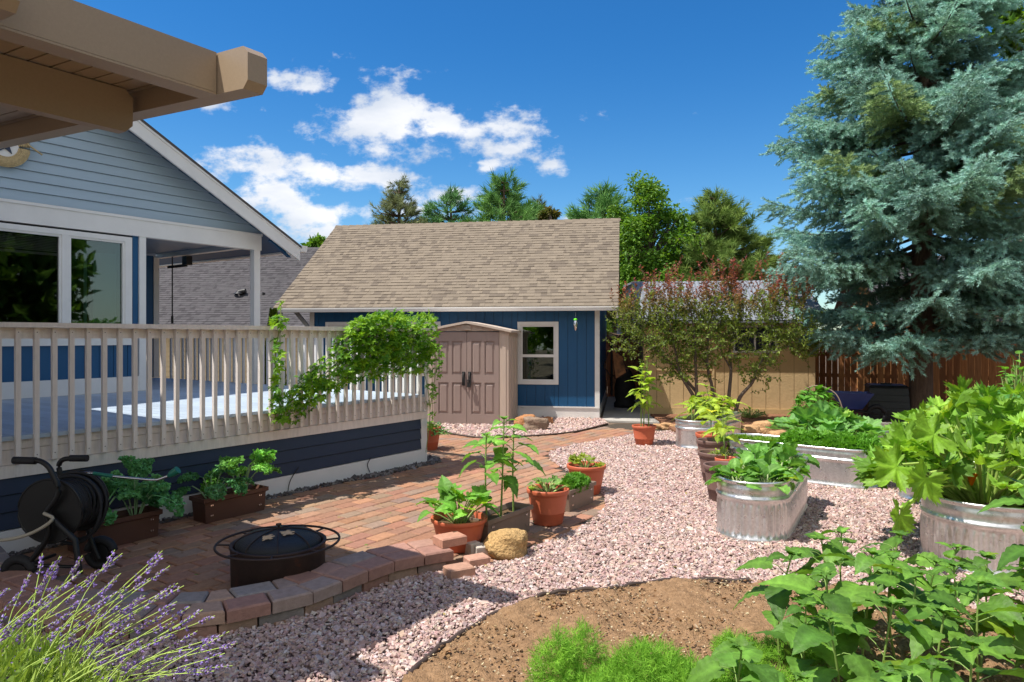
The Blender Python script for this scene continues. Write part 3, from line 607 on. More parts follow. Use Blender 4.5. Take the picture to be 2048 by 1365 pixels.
b=MB(HF); b.box(-1.96,-0.06,3.99,7.1,3.44,3.48,(0.55,0.6,0.7)); b.build('porch_ceiling',M['gable'],house)
# gable lap siding, clipped by the rake line
RZ0,SL=3.43,0.545; PK=-6.2
def rake_z(d): return RZ0+SL*(0.58-d) if d>PK else RZ0+SL*(0.58-PK)-SL*(PK-d)
b=MB(HF); z=3.585; 
while z<7.0:
    t=z+0.14; dr=min(0.58-(z-3.43+0.10)/SL,0.5); dr2=0.58-(t-3.43+0.10)/SL
    if dr2 < PK: break
    l=2*PK-dr; l2=2*PK-dr2
    b.hexa([(l,3.874,z+0.006),(dr,3.874,z+0.006),(dr,3.92,z+0.006),(l,3.92,z+0.006),(l2,3.898,t),(dr2,3.898,t),(dr2,3.92,t),(l2,3.92,t)]); z=t
b.build('gable_siding',M['gable'],house)
# roof slab + rake boards
zt=lambda d: rake_z(d)
b=MB(HF)
pk=(PK,zt(PK)); el=(2*PK-0.62,RZ0-0.02); er=(0.62,RZ0-0.02)
for (x0,z0),(x1,z1) in ((pk,er),(el,pk)): b.yprism([(x0,z0-0.045),(x1,z1-0.045),(x1,z1),(x0,z0)],3.47,9.5,(0.10,0.09,0.085))
roof=b.build('roof',M['shingle'],house)
b=MB(HF)
for (x0,z0),(x1,z1) in ((pk,er),(el,pk)): b.yprism([(x0,z0-0.085),(x1,z1-0.085),(x1,z1-0.048),(x0,z0-0.048)],3.53,9.5)
b.build('soffit',M['navy'],house)
b=MB(HF)
b.yprism([(PK,pk[1]-0.28),(0.60,RZ0-0.015-0.27),(0.60,RZ0-0.06),(PK,pk[1]-0.048)],3.49,3.53)
b.yprism([(el[0],RZ0-0.29),(PK,pk[1]-0.28),(PK,pk[1]-0.048),(el[0],RZ0-0.06)],3.49,3.53); b.yprism([(PK,pk[1]-0.10),(0.60,RZ0-0.075),(0.60,RZ0-0.048),(PK,pk[1]-0.05)],3.475,3.49)
b.build('rake_board',M['white'],house)
b=MB(HF); b.yprism([(0.60,3.31),(0.74,3.31),(0.76,3.42),(0.60,3.42)],3.48,9.4); b.build('gutter',M['white'],house)
b=MB(HF); b.yprism([(0.1,3.5),(0.5,3.2),(0.45,3.2),(0.05,3.45)],3.6,3.66); b.build('roof_bracket',M['navy'],house)
b=MB(HF); b.box(-9,-2.0,4.0,9.2,0.0,0.9); b.box(-9,-9.05,4,9.2,0,3.4); b.build('foundation',M['concrete'],house)
# window
win=None
b=MB(HF)
z0,z1=1.67,3.27
b.box(WX0,WX1,3.865,3.9,z1-0.07,z1); b.box(WX0,WX1,3.855,3.9,z0,z0+0.12); b.box(WX0,WX0+0.1,3.865,3.9,z0+0.12,z1-0.07); b.box(WX1-0.1,WX1,3.865,3.9,z0+0.12,z1-0.07)
b.box(-3.11,-3.02,3.868,3.93,z0+0.12,z1-0.07)
for a,c in ((WX0+0.1,-3.11),(-3.02,WX1-0.1)):
    b.box(a,a+0.03,3.88,3.94,z0+0.12,z1-0.07); b.box(c-0.03,c,3.88,3.94,z0+0.12,z1-0.07); b.box(a+.03,c-.03,3.88,3.94,z1-0.1,z1-0.07); b.box(a+.03,c-.03,3.88,3.94,z0+0.12,z0+0.16)
win=b.build('window',M['white'],house)
b=MB(HF); b.box(-2.99,WX1-0.13,3.915,3.92,z0+0.16,z1-0.1); b.build('pane',M['glass'],win)
b=MB(HF); b.box(WX0+0.13,-3.14,3.915,3.92,z0+0.16,z1-0.1); b.build('insect_screen',M['screen'],win)
b=MB(HF); 
for k in range(9): b.box(WX0+0.12,-3.13,3.96,3.985,z1-0.13-0.022*k,z1-0.115-0.022*k)
b.box(WX0+0.12,-3.13,3.955,3.99,z1-0.36,z1-0.325); b.build('blind',M['white'],win)
b=MB(HF); b.box(-2.75-0.02,-2.75+0.02,4.0,4.02,z0+0.1,z1-0.2); b.box(-2.62,-2.30,4.05,4.07,z0,z1-0.25,(0.5,0.62,0.6)); b.build('curtain',M['gable'],win)
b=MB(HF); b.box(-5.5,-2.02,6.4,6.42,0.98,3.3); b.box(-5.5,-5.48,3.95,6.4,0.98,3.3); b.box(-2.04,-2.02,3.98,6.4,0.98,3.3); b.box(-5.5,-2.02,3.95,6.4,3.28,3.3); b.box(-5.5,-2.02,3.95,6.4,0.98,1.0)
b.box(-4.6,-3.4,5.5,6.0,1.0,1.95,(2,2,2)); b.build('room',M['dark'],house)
t=thing('table_lamp','small lit orange lamp seen through the kitchen window','lamp',tuple(DN(-3.95,5.5,1.96)))
b=MB(); p=DN(-3.95,5.5,1.96); b.lathe([(0.06,0.06),(0.035,0.16),(0.03,0.16)],p,16); b.build('lamp_shade',M['lamp'],t)
b=MB(); b.lathe([(0.04,0),(0.04,0.012),(0.008,0.02),(0.008,0.1)],p,12); b.build('base',M['black'],t)
t=thing('faucet','chrome kitchen faucet standing behind the open window','faucet',tuple(DN(-3.78,4.15,1.75))); b=MB(HF)
b.tube([(-3.78,4.15,1.75),(-3.78,4.15,2.02),(-3.74,4.17,2.1),(-3.66,4.2,2.08),(-3.64,4.2,2.0)],0.014,8); b.build('spout',M['chrome'],t)
# wall disc with a star
t=thing('wall_ornament','round wicker ornament with dark blue star hanging on the gable','ornament',tuple(DN(-3.75,3.84,4.2)))
def disc_pts(cx,cz,r,n=40): return [(cx+r*math.cos(i/n*2*math.pi), cz+r*math.sin(i/n*2*math.pi)) for i in range(n)]
dc,Yc=d_at(8,3.85); zc=H+(673-290)/F*Yc
b=MB(HF)
for k in range(7): b.tube([(dc+(0.165+0.019*k)*math.cos(a),3.83-0.02*math.sin(k/6*math.pi),zc+(0.165+0.019*k)*math.sin(a)) for a in np.arange(48)/48*2*math.pi],0.013,6,closed=True)
b.build('wicker_ring',M['wicker'],t)
b=MB(HF); b.yprism(disc_pts(dc,zc,0.16),3.835,3.85); b.build('disc',M['white'],t)
b=MB(HF); b.yprism([(dc+(0.13 if i%2==0 else 0.05)*math.sin(i*math.pi/5),zc+(0.13 if i%2==0 else 0.05)*math.cos(i*math.pi/5)) for i in range(10)],3.815,3.835); b.build('star',M['navylap'],t)
b=MB(HF); b.tube([(dc+0.2,3.80,zc+0.08),(dc+0.42,3.80,zc-0.05)],0.012,6); b.build('stick',M['wicker'],t)
# things on the porch
p0=[(-1.5,5.3),(-1.35,5.9)]
for i,(d,n) in enumerate(p0):
    t=thing('storage_tub',['white storage tub on the porch behind the railing','grey white storage tub beside the porch back wall'][i],'tub',tuple(DN(d,n,0.975)),'tubs on the porch')
    b=MB(); b.lathe([(0.02,0),(0.14,0.0),(0.17,0.3),(0.155,0.3),(0.13,0.02)],DN(d,n,0.976),24); b.build('tub_body',M['white'],t)
    b=MB(); b.lathe([(0.0,0.33),(0.15,0.33),(0.18,0.325),(0.18,0.3)],DN(d,n,0.976),24,(0.5,0.5,0.55)); b.build('lid',M['gable'],t)
t=thing('hanging_hook','black rod and bracket hanging from the porch beam','hook',tuple(DN(0,5.9,3.3)))
b=MB(HF); d_,Y_=d_at(327,6.6); b.tube([(0,6.6,3.36),(0,6.6,2.1)],0.012,6); b.tube([(0,6.6,2.2),(0,6.6,2.05)],0.022,6); b.build('rod',M['black'],t)
b=MB(HF); b.box(-0.02,0.02,6.1,6.75,3.14,3.19); b.box(-0.06,0.06,6.0,6.15,3.17,3.34); b.build('bracket',M['black'],t)

# ------------------------------------------------------------------ patio cover (top left)
cover = thing('patio_cover','tan aluminium patio cover with overhanging beams above the patio','patio cover',tuple(DN(-8.8,-1.8,0)))
ze=lambda n: 3.537+0.068*(n+3.06)
def rafter(d0,d1,n0=-3.06,n1=3.2,hh=0.255):
    b=MB((C0,nv,-dv)); c=0.045   # x = n, y = -d
    pr=lambda n:[ (n,ze(n)-hh),(n,ze(n)) ]
    # chamfered end outline in (n,z)
    out=[(n0+c,ze(n0)-hh),(n1,ze(n1)-hh),(n1,ze(n1)),(n0+c,ze(n0)),(n0,ze(n0)-c),(n0,ze(n0)-hh+c)]
    b.yprism(out,-d1,-d0); 
    return b
for (a,c) in ((-4.985,-4.85),(-6.30,-6.165),(-7.62,-7.485),(-8.95,-8.8),(-10.3,-10.15)): rafter(a,c).build('rafter',M['tanbeam'],cover)
b=MB(HF); segs=[(-11,-10.3),(-10.15,-8.95),(-8.8,-7.62),(-7.485,-6.30),(-6.165,-4.99)]
for a,c in segs: b.box(a+0.002,c-0.001,-2.75,-2.62,3.31,3.558); b.box(a+0.002,c-0.001,-2.75,-2.60,3.295,3.308)
b.build('gutter',M['tanbeam'],cover)
b=MB(HF); 
def beam2(n0):
    z0,z1=3.20+0.068*(n0+1.82),3.275+0.068*(n0+1.82); c=0.05
    b.yprism([(-11,z0),(-4.99-c,z0),(-4.99,z0+c),(-4.99,z1-0.002),(-11,z1-0.002)],n0,n0+0.1)
for n0 in (-1.82,1.6):
    z0=3.20+0.068*(n0+1.82); z1=3.495+0.068*(n0+1.82)-0.004; c=0.05
    b.yprism([(-11,z0),(-5.03-c,z0),(-5.03,z0+c),(-5.03,z1-c),(-5.03-c,z1),(-11,z1)],n0,n0+0.09)
b.build('support_beam',M['tanbeam'],cover)
b=MB(HF)
for a,c in segs:
    x=a+0.002
    while x<c-0.01:
        t_=min(x+0.125,c-0.002); zz=lambda n:3.50+0.068*(n+1.8)
        b.hexa([(x+0.006,-2.6,zz(-2.6)),(t_-0.006,-2.6,zz(-2.6)),(t_-0.006,3.1,zz(3.1)),(x+0.006,3.1,zz(3.1)),(x+0.006,-2.6,zz(-2.6)+.02),(t_-0.006,-2.6,zz(-2.6)+.02),(t_-0.006,3.1,zz(3.1)+.02),(x+0.006,3.1,zz(3.1)+.02)])
        x=t_
    b.hexa([(a+.002,-2.6,zz(-2.6)+.022),(c-.002,-2.6,zz(-2.6)+.022),(c-.002,3.1,zz(3.1)+.022),(a+.002,3.1,zz(3.1)+.022),(a+.002,-2.6,zz(-2.6)+.05),(c-.002,-2.6,zz(-2.6)+.05),(c-.002,3.1,zz(3.1)+.05),(a+.002,3.1,zz(3.1)+.05)])
b.build('roof_panel',M['tanbeam'],cover)
b=MB(HF); b.box(-8.87,-8.78,-1.815,-1.725,0,3.198); b.build('post',M['tanbeam'],cover)

# ------------------------------------------------------------------ shingle roofs
def shingle_slope(b, x0, x1, y0, z0, y1, z1, cols, rng, exp=0.135, tab=0.14, th=0.014, xs=lambda t:(0,0)):
    L=math.hypot(y1-y0,z1-z0); n=int(L/exp); uy,uz=(y1-y0)/L,(z1-z0)/L; ny,nz=-uz,uy
    for k in range(n):
        s=k*exp; e=s+exp+0.004
        if k==n-1: e=L
        x=x0-rng.random()*tab
        while x<x1:
            w=tab*rng.choice([0.5,0.75,1.0,1.25]); a=max(x,x0); c=min(x+w,x1); x+=w
            if c-a<0.01: continue
            hgt=th*(1.0 if rng.random()<0.5 else 0.55); lo=0.002
            q=lambda s_,h_:(y0+uy*s_+ny*h_, z0+uz*s_+nz*h_)
            p0,p1,p2,p3=q(s,-0.02),q(s,hgt+lo),q(e,lo),q(e,-0.02)
            v=[(a,*p0),(c,*p0),(c,*p1),(a,*p1),(c,*p2),(a,*p2)]
            col=np.array(cols[rng.integers(0,len(cols))])*rng.uniform(0.94,1.06)
            b.raw(v,[(0,1,2,3),(3,2,4,5),(0,3,5),(1,4,2)],col)
TANSH=[(0.205,0.168,0.128),(0.222,0.182,0.138),(0.195,0.16,0.122),(0.213,0.175,0.133),(0.205,0.168,0.128),(0.155,0.126,0.098)]
GREYSH=[(0.078,0.074,0.078),(0.086,0.08,0.085),(0.073,0.068,0.073),(0.08,0.076,0.08),(0.058,0.054,0.058)]
# ------------------------------------------------------------------ garage
gar = thing('garage','navy garage with tan shingle roof and white trim','garage',tuple(GG(-3,2,0)))
EX1=0.41; EX0=EX1-7.83; EY=-0.31; EZ=2.43; RYY=EY+3.53; RZ=4.87
b=MB(GF); rng=np.random.default_rng(21); shingle_slope(b,EX0,EX1,EY-0.02,EZ+0.02,RYY,RZ,TANSH,rng)
x=EX0
while x<EX1:
    t_=min(x+0.2,EX1); b.hexa([(x,RYY-0.10,RZ-0.055),(t_+0.03,RYY-0.10,RZ-0.062),(t_+.03,RYY+0.10,RZ-0.062),(x,RYY+0.10,RZ-0.055),(x,RYY-0.01,RZ+0.03),(t_+.03,RYY-.01,RZ+0.012),(t_+.03,RYY+.01,RZ+0.012),(x,RYY+.01,RZ+0.03)],np.array(TANSH[rng.integers(0,3)])*0.95); x=t_
b.yprism([(EX0,0)]*0+[(EX0,EZ-0.03),(EX1,EZ-0.03),(EX1,EZ-0.0),(EX0,EZ-0.0)],EY,EY+0.01,(0.2,0.16,0.11))
b.xprism([(EY+0.0,EZ-0.04),(RYY,RZ-0.03),(2*RYY-EY,EZ-0.04),(2*RYY-EY,EZ+0.0),(RYY,RZ+0.005),(EY,EZ+0.0)],EX0+0.01,EX1-0.01,(0.22,0.18,0.13))
b.build('roof',M['shingle'],gar)
WIN=[]
a1,_=g_at(1117,0); a0,_=g_at(1035,0); b1,_=g_at(881,0); b0_,_=g_at(651,0)
wz0,wz1=0.74,2.12
b=MB(GF)
xl=EX0+0.75
def gboards(x0,x1,z0,z1): vboards(b,x0,x1,0.0,z0,z1,0.203,0.010)
gboards(a1,-0.1,0.26,2.40); gboards(a0,a1,0.26,wz0); gboards(a0,a1,wz1,2.40); gboards(b1,a0,0.26,2.4); gboards(b0_,b1,0.26,0.9); gboards(b0_,b1,2.13,2.4); gboards(xl,b0_,0.26,2.4)
b.box(-0.05,-0.001,0.1,6.3,0.24,2.4); b.box(xl,xl+0.05,0.1,6.3,0.2,2.4); b.yprism([(-0.05,2.4),(-0.001,2.4),(-0.001,2.41),(-0.05,2.41)],0.1,6.3)
b.xprism([(0.05,2.38),(6.2,2.38),(3.1,4.7)],-0.05,-0.003); b.xprism([(0.05,2.38),(6.2,2.38),(3.1,4.7)],xl,xl+0.05)
b.build('wall',M['navy'],gar)
b=MB(GF); b.box(xl,0.0,-0.012,0.05,0,0.235); b.box(xl,0.0,-0.03,-0.012,0.235,0.265); b.box(-0.1,0.003,-0.025,0.1,0.266,2.4); b.box(xl-0.004,xl+0.1,-0.025,0.1,0.266,2.4,(.85,.8,.75)); b.box(-0.04,0.004,0.1,6.3,0,0.235)
b.build('trim',M['white'],gar)
b=MB(GF); b.xprism([(EY-0.11,EZ-0.085),(EY-0.005,EZ-0.085),(EY-0.005,EZ+0.005),(EY-0.125,EZ+0.005),(EY-0.125,EZ-0.02)],EX0,EX1); b.box(EX1-0.05,EX1,EY-0.01,EY+0.02,EZ-0.24,EZ-0.087); b.box(EX0+0.02,EX1-0.06,EY,EY+0.43,EZ-0.075,EZ-0.045,(0.25,0.3,0.4))
b.build('gutter',M['white'],gar)
b=MB(GF); b.box(EX0+0.1,EX0+0.2,-0.35,-0.25,2.05,2.36,(0.6,0.65,0.75)); b.hexa([(EX0+0.35,-0.04,2.36),(EX0+0.45,-0.04,2.36),(EX0+0.45,0.04,2.36),(EX0+0.35,0.04,2.36),(EX0+0.68,-0.04,1.98),(EX0+0.78,-0.04,1.98),(EX0+0.78,0.04,1.98),(EX0+0.68,0.04,1.98)][4:]+[(EX0+0.35,-0.04,2.36),(EX0+0.45,-0.04,2.36),(EX0+0.45,0.04,2.36),(EX0+0.35,0.04,2.36)],(0.45,0.45,0.45)); b.build('eave_brace',M['white'],gar)
def dh_window(x0,x1,z0,z1,mid,par):
    b=MB(GF); w=0.075
    b.box(x0,x1,-0.02,0.0,z1-w,z1); b.box(x0,x1,-0.026,0.0,z0,z0+w); b.box(x0,x0+w,-0.02,0.0,z0+w,z1-w); b.box(x1-w,x1,-0.02,0.0,z0+w,z1-w)
    i0,i1=x0+w+0.001,x1-w-0.001; f=0.035
    b.box(i0,i1,-0.006,0.04,mid-0.03,mid+0.03,(1.05,1.05,1.05))
    for q in ((i0,i0+f),(i1-f,i1)): b.box(q[0],q[1],0.0,0.03,z0+w,mid-0.03); b.box(q[0],q[1],0.01,0.04,mid+0.03,z1-w)
    b.box(i0+f,i1-f,0.0,0.03,z0+w,z0+w+f); b.box(i0+f,i1-f,0.01,0.04,z1-w-f,z1-w)
    wn=b.build('window',M['white'],par)
    b=MB(GF); b.box(i0+f,i1-f,0.022,0.025,mid+0.03,z1-w-f); b.build('pane',M['glass'],wn)
    b=MB(GF); b.box(i0+f,i1-f,0.012,0.015,z0+w+f,mid-0.03); b.build('pane',M['glass'],wn)
dh_window(a0,a1,wz0,wz1,1.37,gar); dh_window(b0_,(b0_+b1)/2-.01,0.9,2.13,1.5,gar); dh_window((b0_+b1)/2+.01,b1,0.9,2.13,1.5,gar)
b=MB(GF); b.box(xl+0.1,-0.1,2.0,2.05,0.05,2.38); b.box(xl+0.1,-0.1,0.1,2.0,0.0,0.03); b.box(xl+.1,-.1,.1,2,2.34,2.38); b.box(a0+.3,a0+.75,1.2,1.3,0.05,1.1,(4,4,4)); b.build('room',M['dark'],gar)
# bird feeder
t=thing('bird_feeder','small green and clear hummingbird feeder hanging under the garage eave','bird feeder',tuple(P(1151,650,14.85)))
p=P(1151,650,14.85); b=MB(); b.lathe([(0.0,-0.13),(0.02,-0.11),(0.04,-0.02),(0.042,0.06),(0.03,0.09)],p,16); b.build('bottle',M['chrome'],t)
b=MB(); b.lathe([(0.03,0.09),(0.045,0.1),(0.03,0.13),(0.0,0.135)],p,16,(0.6,2.2,0.3)); b.build('cap',mat('lime_plastic',(0.25,0.35,0.05),0.4,noise=None,bump=None),t)
b=MB(); b.tube([p+[0,0,0.13],p+[0,0,0.26]],0.003,4); b.build('wire',M['chrome'],t)

# ------------------------------------------------------------------ plastic shed
SF=(np.array([-0.07,14.1]),gv,gn); shed=thing('storage_shed','beige plastic garden shed with brown double doors and arched roof','shed',(-0.9,14.7,0))
SW=1.72; TC=(0.50,0.40,0.33); DC=(0.30,0.225,0.20)
b=MB(SF); b.box(-0.19,0,0.0,0.06,0,1.90,TC); b.box(-SW,-SW+0.17,0.0,0.06,0,1.90,TC); b.box(-0.02,0,0.06,1.22,0,1.90,TC); b.box(-SW,-SW+0.02,0.06,1.22,0,1.90,TC)
b.box(-0.13,-0.05,-0.012,0.0,0.03,1.86,TC); b.box(-SW+0.05,-SW+0.13,-0.012,0.0,0.03,1.86,TC)
for k in range(3): b.box(0.0,0.012,0.15+0.36*k,0.40+0.36*k,0.08,1.80,TC)
pk=(-SW/2,2.07); b.yprism([(-SW,1.901),(0,1.901),(0,1.91),(pk[0],pk[1]-0.02),(-SW,1.91)],0.01,0.05,TC); b.build('wall',M['shed'],shed)
b=MB(SF)
prof=[(-SW-0.07,1.875),(-SW*0.74,1.985),(-SW/2,2.06),(-SW*0.26,1.985),(0.07,1.875)]
for (x0,z0),(x1,z1) in zip(prof[:-1],prof[1:]): b.yprism([(x0,z0),(x1,z1),(x1,z1+0.045),(x0,z0+0.045)],-0.09,1.3,(0.52,0.43,0.36))
b.box(-SW/2-0.08,-SW/2+0.08,-0.05,-0.02,1.93,2.02,TC)
for k in range(4): b.box(-SW/2-0.09,-SW/2+0.09,-0.065,-0.05,1.935+0.022*k,1.948+0.022*k,TC)
for x in (-1.35,-1.14,-0.58,-0.37): b.box(x-0.06,x+0.06,-0.012,0.01,1.925,1.955,TC)
b.build('roof',M['shed'],shed)
for s in (0,1):
    x0=-SW+0.175 if s==0 else -SW/2+0.004; x1=-SW/2-0.004 if s==0 else -0.195
    b=MB(SF); b.box(x0,x1,0.012,0.05,0.03,1.885,DC); w=(x1-x0); 
    xs=[x0+0.09,x0+w/2-0.035,x0+w/2+0.035,x1-0.09]; 
    # raised stiles and rails leave sunk panels
    for a,c in ((x0,xs[0]),(xs[1],xs[2]),(xs[3],x1)): b.box(a,c,-0.010,0.0115,0.03,1.885,DC)
    for a,c in ((xs[0],xs[1]),(xs[2],xs[3])):
        for z0_,z1_ in ((0.03,0.22),(0.86,1.02),(1.70,1.885)): b.box(a,c,-0.010,0.0115,z0_,z1_,DC)
        for z0_,z1_ in ((0.25,0.83),(1.05,1.67)): b.hexa([(a+.02,0.0118,z0_),(c-.02,0.0118,z0_),(c-.02,0.0118,z1_),(a+.02,0.0118,z1_),(a+.05,-0.004,z0_+.03),(c-.05,-0.004,z0_+.03),(c-.05,-0.004,z1_-.03),(a+.05,-0.004,z1_-.03)],DC)
    dr=b.build('door',M['shed'],shed)
    hx=x1-0.06 if s==0 else x0+0.06
    b=MB(SF); b.box(hx-0.03,hx+0.03,-0.03,-0.011,0.80,1.08); b.tube([(hx,-0.03,0.82),(hx,-0.07,0.85),(hx,-0.07,1.03),(hx,-0.03,1.06)],0.014,8); b.build('handle',M['rubber'],dr)
b=MB(SF); cx=-SW/2+0.06; b.tube([(cx+0.035*math.cos(a),-0.075,0.88+0.05*math.sin(a)) for a in np.linspace(0,2*math.pi,14)[:-1]],0.008,6,closed=True); b.box(cx-0.035,cx+0.035,-0.09,-0.06,0.77,0.84); b.build('padlock',M['rubber'],shed)

# ------------------------------------------------------------------ buildings beyond
def simple_house(name,label,frame,x0,x1,y0,y1,h,rise,wallm,roofcols,loc,ov=0.4,step=None,metal=False,gable=True):
    t=thing(name,label,'house' if 'house' in name else 'building',loc); b=MB(frame)
    if step: vboards(b,x0,x1,y0,0,h,step,0.012); b.box(x0,x1,y0+0.06,y1,0,h,(1,1,1))
    else: lap_boards(b,x0,x1,y0,0,h,0.18); b.box(x0,x1,y0+0.021,y1,0,h)
    ym=(y0+y1)/2; b.xprism([(y0+0.03,h),(y1,h),(ym,h+rise*0.93)],x0,x1); b.build('wall',wallm,t)
    b=MB(frame); rng=np.random.default_rng(5); k=rise/(ym-y0); ye=y0-ov; zeav=h-ov*k+0.06
    if metal:
        n=int((x1-x0+2*ov)/0.1); xs=np.linspace(x0-ov,x1+ov,n*2+1)
        v=[];f=[]
        for i,x in enumerate(xs):
            dz=0.018*(i%2); v+= [(x,ye,zeav+dz),(x,ym,zeav+k*(ym-ye)+dz),(x,2*ym-ye,zeav+dz)]
        for i in range(len(xs)-1): a=3*i; f+=[(a,a+3,a+4,a+1),(a+1,a+4,a+5,a+2)]
        b.raw(v,f); b.xprism([(ye,zeav-0.06),(ym,zeav+k*(ym-ye)-0.06),(2*ym-ye,zeav-0.06),(2*ym-ye,zeav-0.02),(ym,zeav+k*(ym-ye)-0.02),(ye,zeav-0.02)],x0-ov,x1+ov); b.build('roof',M['metalroof'],t)
    else:
        shingle_slope(b,x0-ov,x1+ov,ye,zeav,ym,zeav+k*(ym-ye),roofcols,rng,exp=0.15,tab=0.17,th=0.014)
        b.xprism([(ye,zeav-0.06),(ym,zeav+k*(ym-ye)-0.06),(2*ym-ye,zeav-0.06),(2*ym-ye,zeav-0.02),(ym,zeav+k*(ym-ye)-0.02),(ye,zeav-0.02)],x0-ov+.01,x1+ov-.01,roofcols[0]); b.build('roof',M['shingle'],t)
    return t
NF=(np.array([-12.5,25.0]),norm(np.array([1.0,-0.05])),norm(np.array([0.05,1.0])))
nb=simple_house('neighbor_house','cream neighbor house with grey shingle roof seen past the porch',NF,-8,5.6,0,9,2.36,3.1,M['creamwall'],GREYSH,(-12.5,27,0))
b=MB(NF); b.box(-8.4,6,-0.52,-0.42,2.03,2.16); b.build('gutter',M['white'],nb)
for i,(u,v) in enumerate([(478,585),(526,604)]):
    p=P(u,v,26.2); t=thing('roof_vent',['black roof vent hidden half behind the porch post','small black pipe vent low on the grey roof'][i],'vent',tuple(p)); b=MB(); b.tube([p,p+[0.25 if i==0 else 0.02,0,0.05 if i==0 else 0.35]],0.1 if i==0 else 0.05,10); b.build('pipe',M['black'],t); b=MB(); b.lathe([(0.2,-0.06),(0.1,0.03)],p,16); b.build('flashing',M['black'],t)
# tan outbuilding
TF=(np.array([3.02,16.1]),norm(np.array([1.0,-0.16])),norm(np.array([0.16,1.0])))
tb=simple_house('tan_outbuilding','tan sided outbuilding with grey corrugated metal roof','%s' and TF,0.0,3.75,0,4.4,2.2,0.95,M['tan'],GREYSH,(5,17,0),ov=0.25,step=0.3,metal=True)
b=MB(TF); b.box(-0.02,3.77,-0.015,0.02,0.0,0.17,(0.85,0.85,0.8)); b.box(0.05,1.55,-0.02,0.0,1.02,1.07); b.box(1.53,1.58,-0.02,0.0,0.17,2.1); b.box(0.03,0.08,-0.02,0.0,0.17,2.1); b.build('door_trim',M['tan'],tb)
b=MB(TF); b.box(1.98,2.95,-0.03,0.0,1.42,1.47); b.box(1.98,2.95,-0.025,0.0,2.0,2.05); b.box(1.98,2.03,-0.025,0,1.47,2.0); b.box(2.90,2.95,-0.025,0,1.47,2.0); b.box(2.44,2.48,-0.022,0,1.47,2.0); wn=b.build('window',M['white'],tb)
b=MB(TF); b.box(2.03,2.90,-0.012,-0.006,1.47,2.0,(0.7,0.9,1.2)); b.build('pane',M['dark'],wn)
b=MB(TF); b.box(1.98,2.95,-0.025,0.0,1.30,1.37); b.build('sill_board',M['tan'],tb)
# pale blue neighbour and navy building beyond the gap
BF=(np.array([3.2,27.0]),np.array([1.0,0]),np.array([0,1.0]))
simple_house('blue_house','pale blue neighbor house glimpsed above the small fence gate',BF,0.2,3.0,0,5,2.5,1.2,M['paleblue'],GREYSH,(4.5,29,0),ov=0.3)
b=MB(); p=P(1268,560,21.5); q=P(1292,640,21.5); t=thing('navy_building','dark navy building corner standing beyond the garage','building',(p[0]+.2,22,0)); b.box(p[0],p[0]+1.2,21.5,25,0,3.42); b.build('wall',M['navylap'],t); b=MB(); b.box(p[0]-.05,p[0]+1.25,21.45,25.05,3.42,3.48); b.build('roof',M['metalroof'],t)
OF=(np.array([12.0,19.5]),norm(np.array([1.0,-0.25])),norm(np.array([0.25,1.0])))
oh=simple_house('ochre_house','ochre neighbor house beyond the cedar fence under the spruce',OF,-1.2,9,0,6,2.7,1.6,M['orange'],GREYSH,(14,21,0),ov=0.5)
b=MB(OF); b.box(0.3,2.4,-0.03,0,1.45,1.5); b.box(0.3,2.4,-0.03,0,2.3,2.35); b.box(0.3,0.36,-0.03,0,1.5,2.3); b.box(2.34,2.4,-0.03,0,1.5,2.3); b.box(1.3,1.36,-0.03,0,1.5,2.3); wn=b.build('window',M['white'],oh)
b=MB(OF); b.box(0.36,2.34,-0.018,-0.016,1.5,2.3,(5,6,7)); b.build('pane',M['dark'],wn)

# ------------------------------------------------------------------ fences
def fence(x0,y0,x1,y1,h,z0,label,cols,seed,bw=0.14):
    rng=np.random.default_rng(seed); L=math.hypot(x1-x0,y1-y0); ex=np.array([(x1-x0)/L,(y1-y0)/L]); ey=np.array([-ex[1],ex[0]]); fr=(np.array([x0,y0]),ex,ey)
    t=thing('wooden_fence',label,'fence',((x0+x1)/2,(y0+y1)/2,z0)); b=MB(fr); x=0
    while x<L:
        w=bw*rng.uniform(0.93,1.05); hh=h+rng.uniform(-0.02,0.02); c=np.array(cols[rng.integers(0,len(cols))])*rng.uniform(0.75,1.2); g=rng.uniform(0.004,0.012); lean=rng.uniform(-.004,.004)
        b.hexa([(x,0,z0),(x+w-g,0,z0),(x+w-g,0.018,z0),(x,0.018,z0),(x+lean,0,z0+hh),(x+w-g+lean,0,z0+hh),(x+w-g+lean,0.018,z0+hh),(x+lean,0.018,z0+hh)],c); x+=w
    b.build('boards',M['fence'],t)
    b=MB(fr)
    for zz in (0.3,h*0.5,h-0.3): b.box(0,L,0.02,0.06,z0+zz,z0+zz+0.09,cols[0])
    b.build('rails',M['fence'],t); x=0.3
    while x<L: b=MB(fr); b.box(x,x+0.09,0.062,0.15,z0,z0+h-0.05,cols[0]); b.build('post',M['fence'],t); x+=2.4
    return t
CED=[(0.42,0.17,0.06),(0.36,0.14,0.055),(0.30,0.12,0.05),(0.46,0.20,0.08)]
fence(6.75,17.4,13.5,14.4,1.62,0.0,'long cedar board fence behind the spruce and compost bin',CED,3)
DCE=[(0.36,0.14,0.07),(0.28,0.11,0.06),(0.42,0.19,0.10)]
gt=fence(2.55,20.7,4.3,20.6,1.78,0.02,'weathered dark red gate fence between the garage and outbuilding',DCE,4,0.13)
b=MB(); b.box(2.6,4.3,20.56,20.6,1.72,1.80,(0.2,0.12,0.08)); b.box(2.9,2.96,20.55,20.59,0.05,1.75,(0.05,0.05,0.05)); b.build('top_board',M['fence'],gt)
